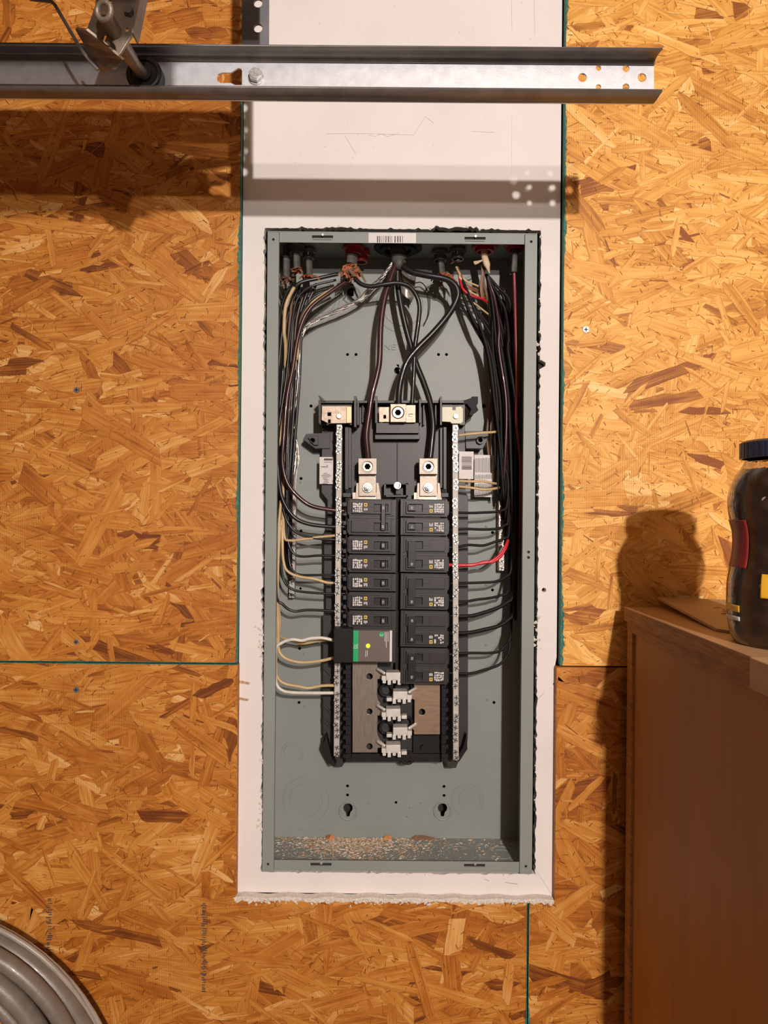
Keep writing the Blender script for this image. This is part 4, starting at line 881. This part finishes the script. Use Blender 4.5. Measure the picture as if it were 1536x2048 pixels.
# ---------------------------------------------------------------- garage door track above the panel
TR = .22
tr = thing('door_track', 'galvanised door track channel running across the wall above the panel', 'door track', W(660, 150, TR))
xe = W(1308, 150, TR).x; zt = W(700, 127, TR).z; zb = W(700, 204, TR).z; zt0 = W(700, 99, TR+.0).z
sT = S(TR)
def trz(px, py): return W(px, py, TR)
hs = [circ(1165,155,9), circ(1197,136,5.5), circ(1197,174,5.5), circ(1252,137,7), circ(1252,174,7), circ(1284,155,9)]
hs.append([(433,156),(436,148),(445,145),(462,145),(470,140),(476,136),(482,137),(484,142),(484,170),(470,170),(462,166),(442,166),(435,162)])
m = MB(); tilt = math.tan(-TH)*0
m.pplate([(-700, 108),(1308, 124),(1308, 207),(-700, 191)], hs, TR, TR-.002)
m.build('track_web', M['rail'], tr)
def strip(prof, x0p, x1p, base, m_, nm):
    """a bent lip: profile (dy toward viewer, dz) extruded along the track"""
    mb = MB(); A_ = []
    for (px) in (x0p, x1p):
        b0 = W(px, base(px), TR)
        A_.append([b0+Vector((0, -p[0], p[1])) for p in prof])
    n = len(prof); mb.add(A_[0]+A_[1], [(i, i+1, n+i+1, n+i) for i in range(n-1)])
    return mb.build(nm, M[m_], tr, solid=.0018, smooth=True)
yt = lambda px: 125+(px-1308)*.008; yb = lambda px: 207+(px-1308)*.008
strip([(0, -.003), (.001, .0), (.004, .0022), (.010, .0028), (.016, .0020), (.0225, .0005)], -700, 1308, yt, 'rail_dull', 'upper_lip')
strip([(0, .002), (.001, .0), (.008, -.0005), (.0225, -.0005)], -700, 1308, yb, 'rail_dull', 'lower_lip')
def hexbolt(px, py, d, r, label, nm='track_bolt'):
    mb = MB(); c = W(px, py, d); mb.cyl((c.x, -d-.0008, c.z), (c.x, -d+.0015, c.z), r*1.15, 20); mb.cyl((c.x, -d-.006, c.z), (c.x, -d-.0008, c.z), r, 6); mb.cyl((c.x, -d-.0068, c.z), (c.x, -d-.006, c.z), r*.75, 20)
    for k in range(3): a = k*2.1; mb.box((c.x+r*.3*math.cos(a)-.0003, -d-.0072, c.z+r*.3*math.sin(a)-.0012), (c.x+r*.3*math.cos(a)+.0003, -d-.0068, c.z+r*.3*math.sin(a)+.0012))
    return tag(mb.build(nm, M['screwm'], bevel=.0004), label, 'bolt')
hexbolt(512, 154, TR+.001, .0070, 'silver hex bolt in the door track beside the key-shaped slot')
# punched hanger angle
m = MB(); m.pplate([(487, -420), (539, -420), (537, 178), (483, 178)], [circ(516, y, 9) for y in (-395, -346, -297, -248, -199, -150, -100, -46, 6, 56, 106, 156)], TR-.004, TR-.007)
tag(m.build('hanger_angle', M['angle']), 'grey punched steel angle with round holes hanging above the track', 'bracket')
# roller in the track
rl = thing('track_roller', 'black roller wheel sitting in the door track at left', 'roller', W(287, 148, TR+.012))
c = W(289, 150, TR+.012)
m = MB(); m.cyl((c.x, c.y+.009, c.z), (c.x, c.y-.002, c.z), .0180, 36); m.ring((c.x, c.y-.002, c.z), (0, 1, 0), .0150, .0024, 36, 8); m.cyl((c.x, c.y-.006, c.z), (c.x, c.y-.002, c.z), .0085, 24); m.build('wheel', M['rubber'], rl, smooth=True)
m = MB(); m.tube([Vector((c.x-.001, c.y-.004, c.z-.001)), W(262, 118, TR+.05)], .0058, 14); m.tube([W(262, 118, TR+.05), W(205, 24, TR+.12)], .0068, 14); m.build('stem', M['hinge'], rl, smooth=True)
# hinge bracket
hg = thing('hinge_bracket', 'dusty bent steel hinge bracket above the roller at upper left', 'hinge', W(215, 70, TR+.06))
def pt(px, py, d): return W(px, py, d)
def sheet(lst, nm, th=.0022):
    mb = MB(); n = len(lst)//2
    mb.add([pt(*p) for p in lst], [(2*i, 2*i+1, 2*i+3, 2*i+2) for i in range(n-1)]); return mb.build(nm, M['hinge'], hg, solid=th, smooth=False)
sheet([(150,58,.300),(172,60,.330),(166,86,.297),(205,86,.325),(178,112,.292),(236,112,.318),(190,134,.288),(246,120,.312),(206,143,.286),(230,140,.300)], 'cradle')
m = MB(); m.pplate([(198,-60),(300,-60),(284,0),(275,28),(264,70),(250,92),(240,108),(222,112),(205,96),(186,72),(173,58),(182,35),(190,10)], [circ(219,3,4), circ(258,20,6), circ(253,59,4), [(203,82),(207,68),(213,68),(212,74),(207,88)]], .312, .309)
m.pplate([(275,-60),(292,-60),(280,0),(266,66),(262,66),(271,0)], [], .324, .309); m.ring(pt(208,22,.332), (0.3, 1, .2), .0064, .0026, 20, 8)
m.ring(pt(208,22,.355), (0.3, 1, .2), .0068, .0024, 20, 8)
m.build('plate', M['hinge'], hg, bevel=.0005)
m = MB(); m.tube([pt(60,-2,.30), pt(95,2,.30), pt(104,4,.30), pt(110,10,.30), pt(130,44,.30), pt(158,92,.297), pt(172,112,.294), pt(196,140,.290)], .0016, 8); m.build('edge_lip', M['rail_dull'], hg, smooth=True)
m = MB(); m.disc(256, 17, .004, .318, .312, 6); m.build('rivet', M['rail_dull'], hg)
# raised door section out of view, with a strut added to shade the track
m = MB(); m.box((-1.3, -1.0, .485), (-.11, -.30, .545)); m.box((-1.3, -.66, .455), (-.11, -.58, .486))
for k in range(2): m.box((-1.2, -.56-.33*k, .482), (-.19, -.36-.33*k, .486))
dr = m.build('door_1', M['doorm'], bevel=.004); struct(dr)

# ---------------------------------------------------------------- workbench cabinet, hardboard, jar
d0 = .03; zc0 = W(1248, 1214, d0).z; zf0 = zc0
ca = Vector(W(1248, 1214, d0))                              # back left corner of the top
def onz(px, py, z):                                          # point of the horizontal plane z seen at a pixel
    a = W(px, py, 0); o_ = Vector((0, -D, 0)); r_ = a-o_; t = (z-o_.z)/r_.z; return o_+r_*t
fb = onz(1506, 1315, zc0)                                    # where the pine trim starts
ed = (fb-ca); ed.z = 0; ed.normalize(); nx = Vector((-ed.y, ed.x, 0))   # ed towards the viewer, nx to the right
if nx.x < 0: nx = -nx
Ld = (fb-ca).length
cab = thing('wooden_cabinet', 'tall plywood cabinet standing on the floor at the right', 'cabinet', (ca.x+.3, ca.y-.2, -1.6))
def obox(mb, u0, u1, v0, v1, z0, z1, mi=0):
    P = lambda u, v, z: Vector((ca.x, ca.y, 0))+ed*u+nx*v+Vector((0, 0, z))
    return mb.add([P(u0,v0,z0),P(u1,v0,z0),P(u1,v1,z0),P(u0,v1,z0),P(u0,v0,z1),P(u1,v0,z1),P(u1,v1,z1),P(u0,v1,z1)], [(0,3,2,1),(4,5,6,7),(0,1,5,4),(1,2,6,5),(2,3,7,6),(3,0,4,7)], mi)
tt = .017
m = MB(); obox(m, 0, Ld, 0, .7, zc0-.0012, zc0, 0); obox(m, 0, Ld, 0.0002, .7, zc0-tt, zc0-.0012, 1); m.build('top', [M['plytop'], M['plyedge']], cab)
m = MB(); obox(m, Ld, Ld+.075, -.003, .7, zc0-.026, zc0+.0005, 0); m.build('top_trim', M['pine'], cab, bevel=.001, label='pale pine strip')
m = MB(); obox(m, .0, Ld+.06, .004, .012, zc0-tt-.014, zc0-tt, 0); m.build('cleat', M['plyedge'], cab, bevel=.0008)
m = MB(); obox(m, .004, Ld+.065, .008, .020, -1.6, zc0-tt, 0); m.build('side_panel', M['ply'], cab, bevel=.001)
m = MB(); obox(m, 0.0, .018, .0045, .024, -1.6, zc0-tt, 0); m.build('corner_stile', M['plyedge'], cab, bevel=.0008)
m = MB(); obox(m, Ld+.045, Ld+.064, .0205, .659, -1.6, zc0-tt, 0); m.build('front_panel', M['ply'], cab, bevel=.001)
m = MB(); obox(m, .01, Ld+.064, .66, .68, -1.6, zc0-tt, 0); m.build('side_panel', M['ply'], cab, bevel=.001)
# thin board on the cabinet
P_ = [W(1314, 1194, .02), W(1600, 1205, .02)]
p3 = onz(1590, 1262, zc0+.003); p4 = onz(1466, 1262, zc0+.003); p5 = onz(1432, 1257, zc0+.003); p6 = onz(1412, 1246, zc0+.0045)
top_ = [P_[0], P_[1], p3, p4, p5, p6]; th = Vector((0, 0, -.0028)); m = MB(); n = 6
m.add([p for p in top_]+[p+th for p in top_], [tuple(range(n)), tuple(range(n, 2*n))[::-1]]+[(i, (i+1) % n, (i+1) % n+n, i+n) for i in range(n)], 0)
for k in range(26):                                           # scorched scribble marks on its face
    u = random.uniform(.30, .62); v = random.uniform(.35, .62)
    base = P_[0]+(P_[1]-P_[0])*u; far = p5+(p3-p5)*u*.9; c = base+(far-base)*v; c += Vector((0, 0, .0005)); l = random.uniform(.003, .010); a = random.uniform(-.5, .3)
    m.tube([c, c+Vector((l*math.cos(a), l*math.sin(a)*.6, 0))], .0004, 4, 1)
tag(m.build('thin_board', [M['board'], M['wbrown']]), 'thin tan hardboard offcut lying tilted on the cabinet top', 'board')
# jar
jb = onz(1472, 1284, zc0); jd = -jb.y; jr = .047
jc = Vector((jb.x+jr*.93, jb.y-.010, zc0)); js = (D+jc.y)/F
jar = thing('plastic_jar', 'clear wasp-waisted plastic jar with navy ribbed lid on the cabinet', 'jar', jc)
def jz(py): return (W(1500, py, -jc.y)).z-zc0
def jrad(px): return max(.01, jc.x-W(px, 1100, -jc.y).x)
outl = [(1480,1288),(1473,1275),(1468,1250),(1466,1225),(1465,1195),(1466,1165),(1470,1140),(1475,1115),(1477,1090),(1476,1065),(1470,1040),(1466,1015),(1466,992),(1471,970),(1480,950),(1490,935),(1496,922)]
prof = [(jrad(a), max(.0006, jz(c_))) for a, c_ in outl]; prof[0] = (prof[0][0], .0008)
sq = lambda g, z: 1+.018*math.cos(4*g)
pr = cat([(a, 0, c_) for a, c_ in prof], 9); pr = [(p.x, p.z) for p in pr]
m = MB(); m.lathe([(.0, .0008), (prof[0][0]*.9, .0008)]+pr, jc, 48); m.build('body', M['clear'], jar, smooth='all', solid=.0008)
m = MB(); inn_ = [(a-.0035, c_) for a, c_ in pr if c_ > .004 and c_ < jz(938)]
m.lathe([(.0001, .003)]+[(inn_[0][0], .003)]+inn_+[(.0001, inn_[-1][1]+.003)], jc, 40, 0, lambda g, z: 1+.02*math.sin(7*g+z*300)+.015*math.sin(13*g-z*500)); m.build('contents', M['nuts'], jar, smooth='all', label='dark brown contents')
def jlabel(y0, y1, g0, g1, nm, m_, lab=None, off=.0007):
    mb = MB(); zz0, zz1 = jz(y1), jz(y0); rows_ = [(a+off, c_) for a, c_ in pr if zz0 <= c_ <= zz1]; n = 16; vs = []
    for r, z in rows_:
        for k in range(n): g = g0+(g1-g0)*k/(n-1); vs.append((jc.x+r*math.cos(g), jc.y+r*math.sin(g), zc0+z))
    mb.add(vs, [(i*n+k, i*n+k+1, (i+1)*n+k+1, (i+1)*n+k) for i in range(len(rows_)-1) for k in range(n-1)]); mb.build(nm, M[m_], jar, smooth='all', label=lab, solid=.0003)
PI = math.pi
jlabel(1040, 1136, -PI*1.22, -PI*.90, 'label', 'redlab', 'red label')
jlabel(1140, 1190, -PI*.80, -PI*.70, 'label', 'yellab', 'yellow label')
jlabel(1206, 1222, -PI*1.10, -PI*.93, 'label', 'yellab', 'thin yellow label band'); jlabel(1229, 1240, -PI*1.10, -PI*.93, 'label', 'white', 'thin white label band')
m = MB()                                                       # small pale discs set on the wall of the jar
for (px, py, rr, dk) in ((1514, 1240, .0028, 0), (1523, 1172, .0018, 0), (1531, 1000, .0030, 0)):
    a0 = W(px, py, 0); o_ = Vector((0, -D, 0)); r_ = (a0-o_).normalized(); best = None
    for i in range(400):
        q = o_+r_*(.30+i*.0012)
        if (q.xy-jc.xy).length < jr+.0016: best = q; break
    if best: m.cyl(best, best+r_*.0015, rr, 14)
if m.v: m.build('pale_spots', M['white'], jar, smooth=True)
m = MB(); zc_l, zc_h = jz(916), jz(881); cr = jrad(1488)
nr = 64; prf = [(.0001, zc_h), (cr-.003, zc_h), (cr, zc_h-.002), (cr, zc_l), (cr-.002, zc_l), (cr-.002, zc_h-.003), (.0001, zc_h-.003)]
m.lathe(prf, jc, 192, 0, lambda g, z: 1+(.010 if int(g/(2*PI)*96) % 2 else 0)); m.build('lid', M['cap'], jar, label='navy ribbed lid')

# ---------------------------------------------------------------- coiled cable at the lower left
cc = (-195, 2235)
gC = 'cables of the coil at the lower left'
def coilw(R_, w0, d, m_, label, ex=0, ey=0, wob=3, n=72, fl=.8):
    P = []
    for k in range(n+1):
        a = 2*PI*k/n; r = R_+wob*math.sin(3*a+R_)
        P.append(W(cc[0]+ex+r*math.cos(a), cc[1]+ey+r*math.sin(a), d+.004*math.sin(2*a+R_)))
    mb = MB(); mb.tube(P, w0, 12, 0, fl); tag(mb.build('coiled_cable', M[m_], smooth='all'), label, 'cable', gC)
coilw(404, .0115, .055, 'coil', 'outermost thick grey loop of the coiled cable at lower left', 0, 0)
coilw(381, .0105, .078, 'coil', 'second thick grey loop inside the outermost one, lower left', -6, 10)
coilw(361, .0100, .052, 'coil', 'third grey loop, half hidden, of the coil at lower left', -8, 6)
coilw(338, .0125, .090, 'coil', 'fourth, frontmost grey loop of the coil at lower left', -14, 6)
coilw(314, .0105, .060, 'coil', 'innermost grey loop of the coil at lower left', -12, 12)
coilw(425, .0034, .050, 'coilthin', 'thin pale cable hugging the outside of the grey coil', 4, 6, 2, fl=1)
coilw(435, .0030, .046, 'coilthin', 'outermost thin pale cable, just off the grey coil', 6, 9, 2, fl=1)
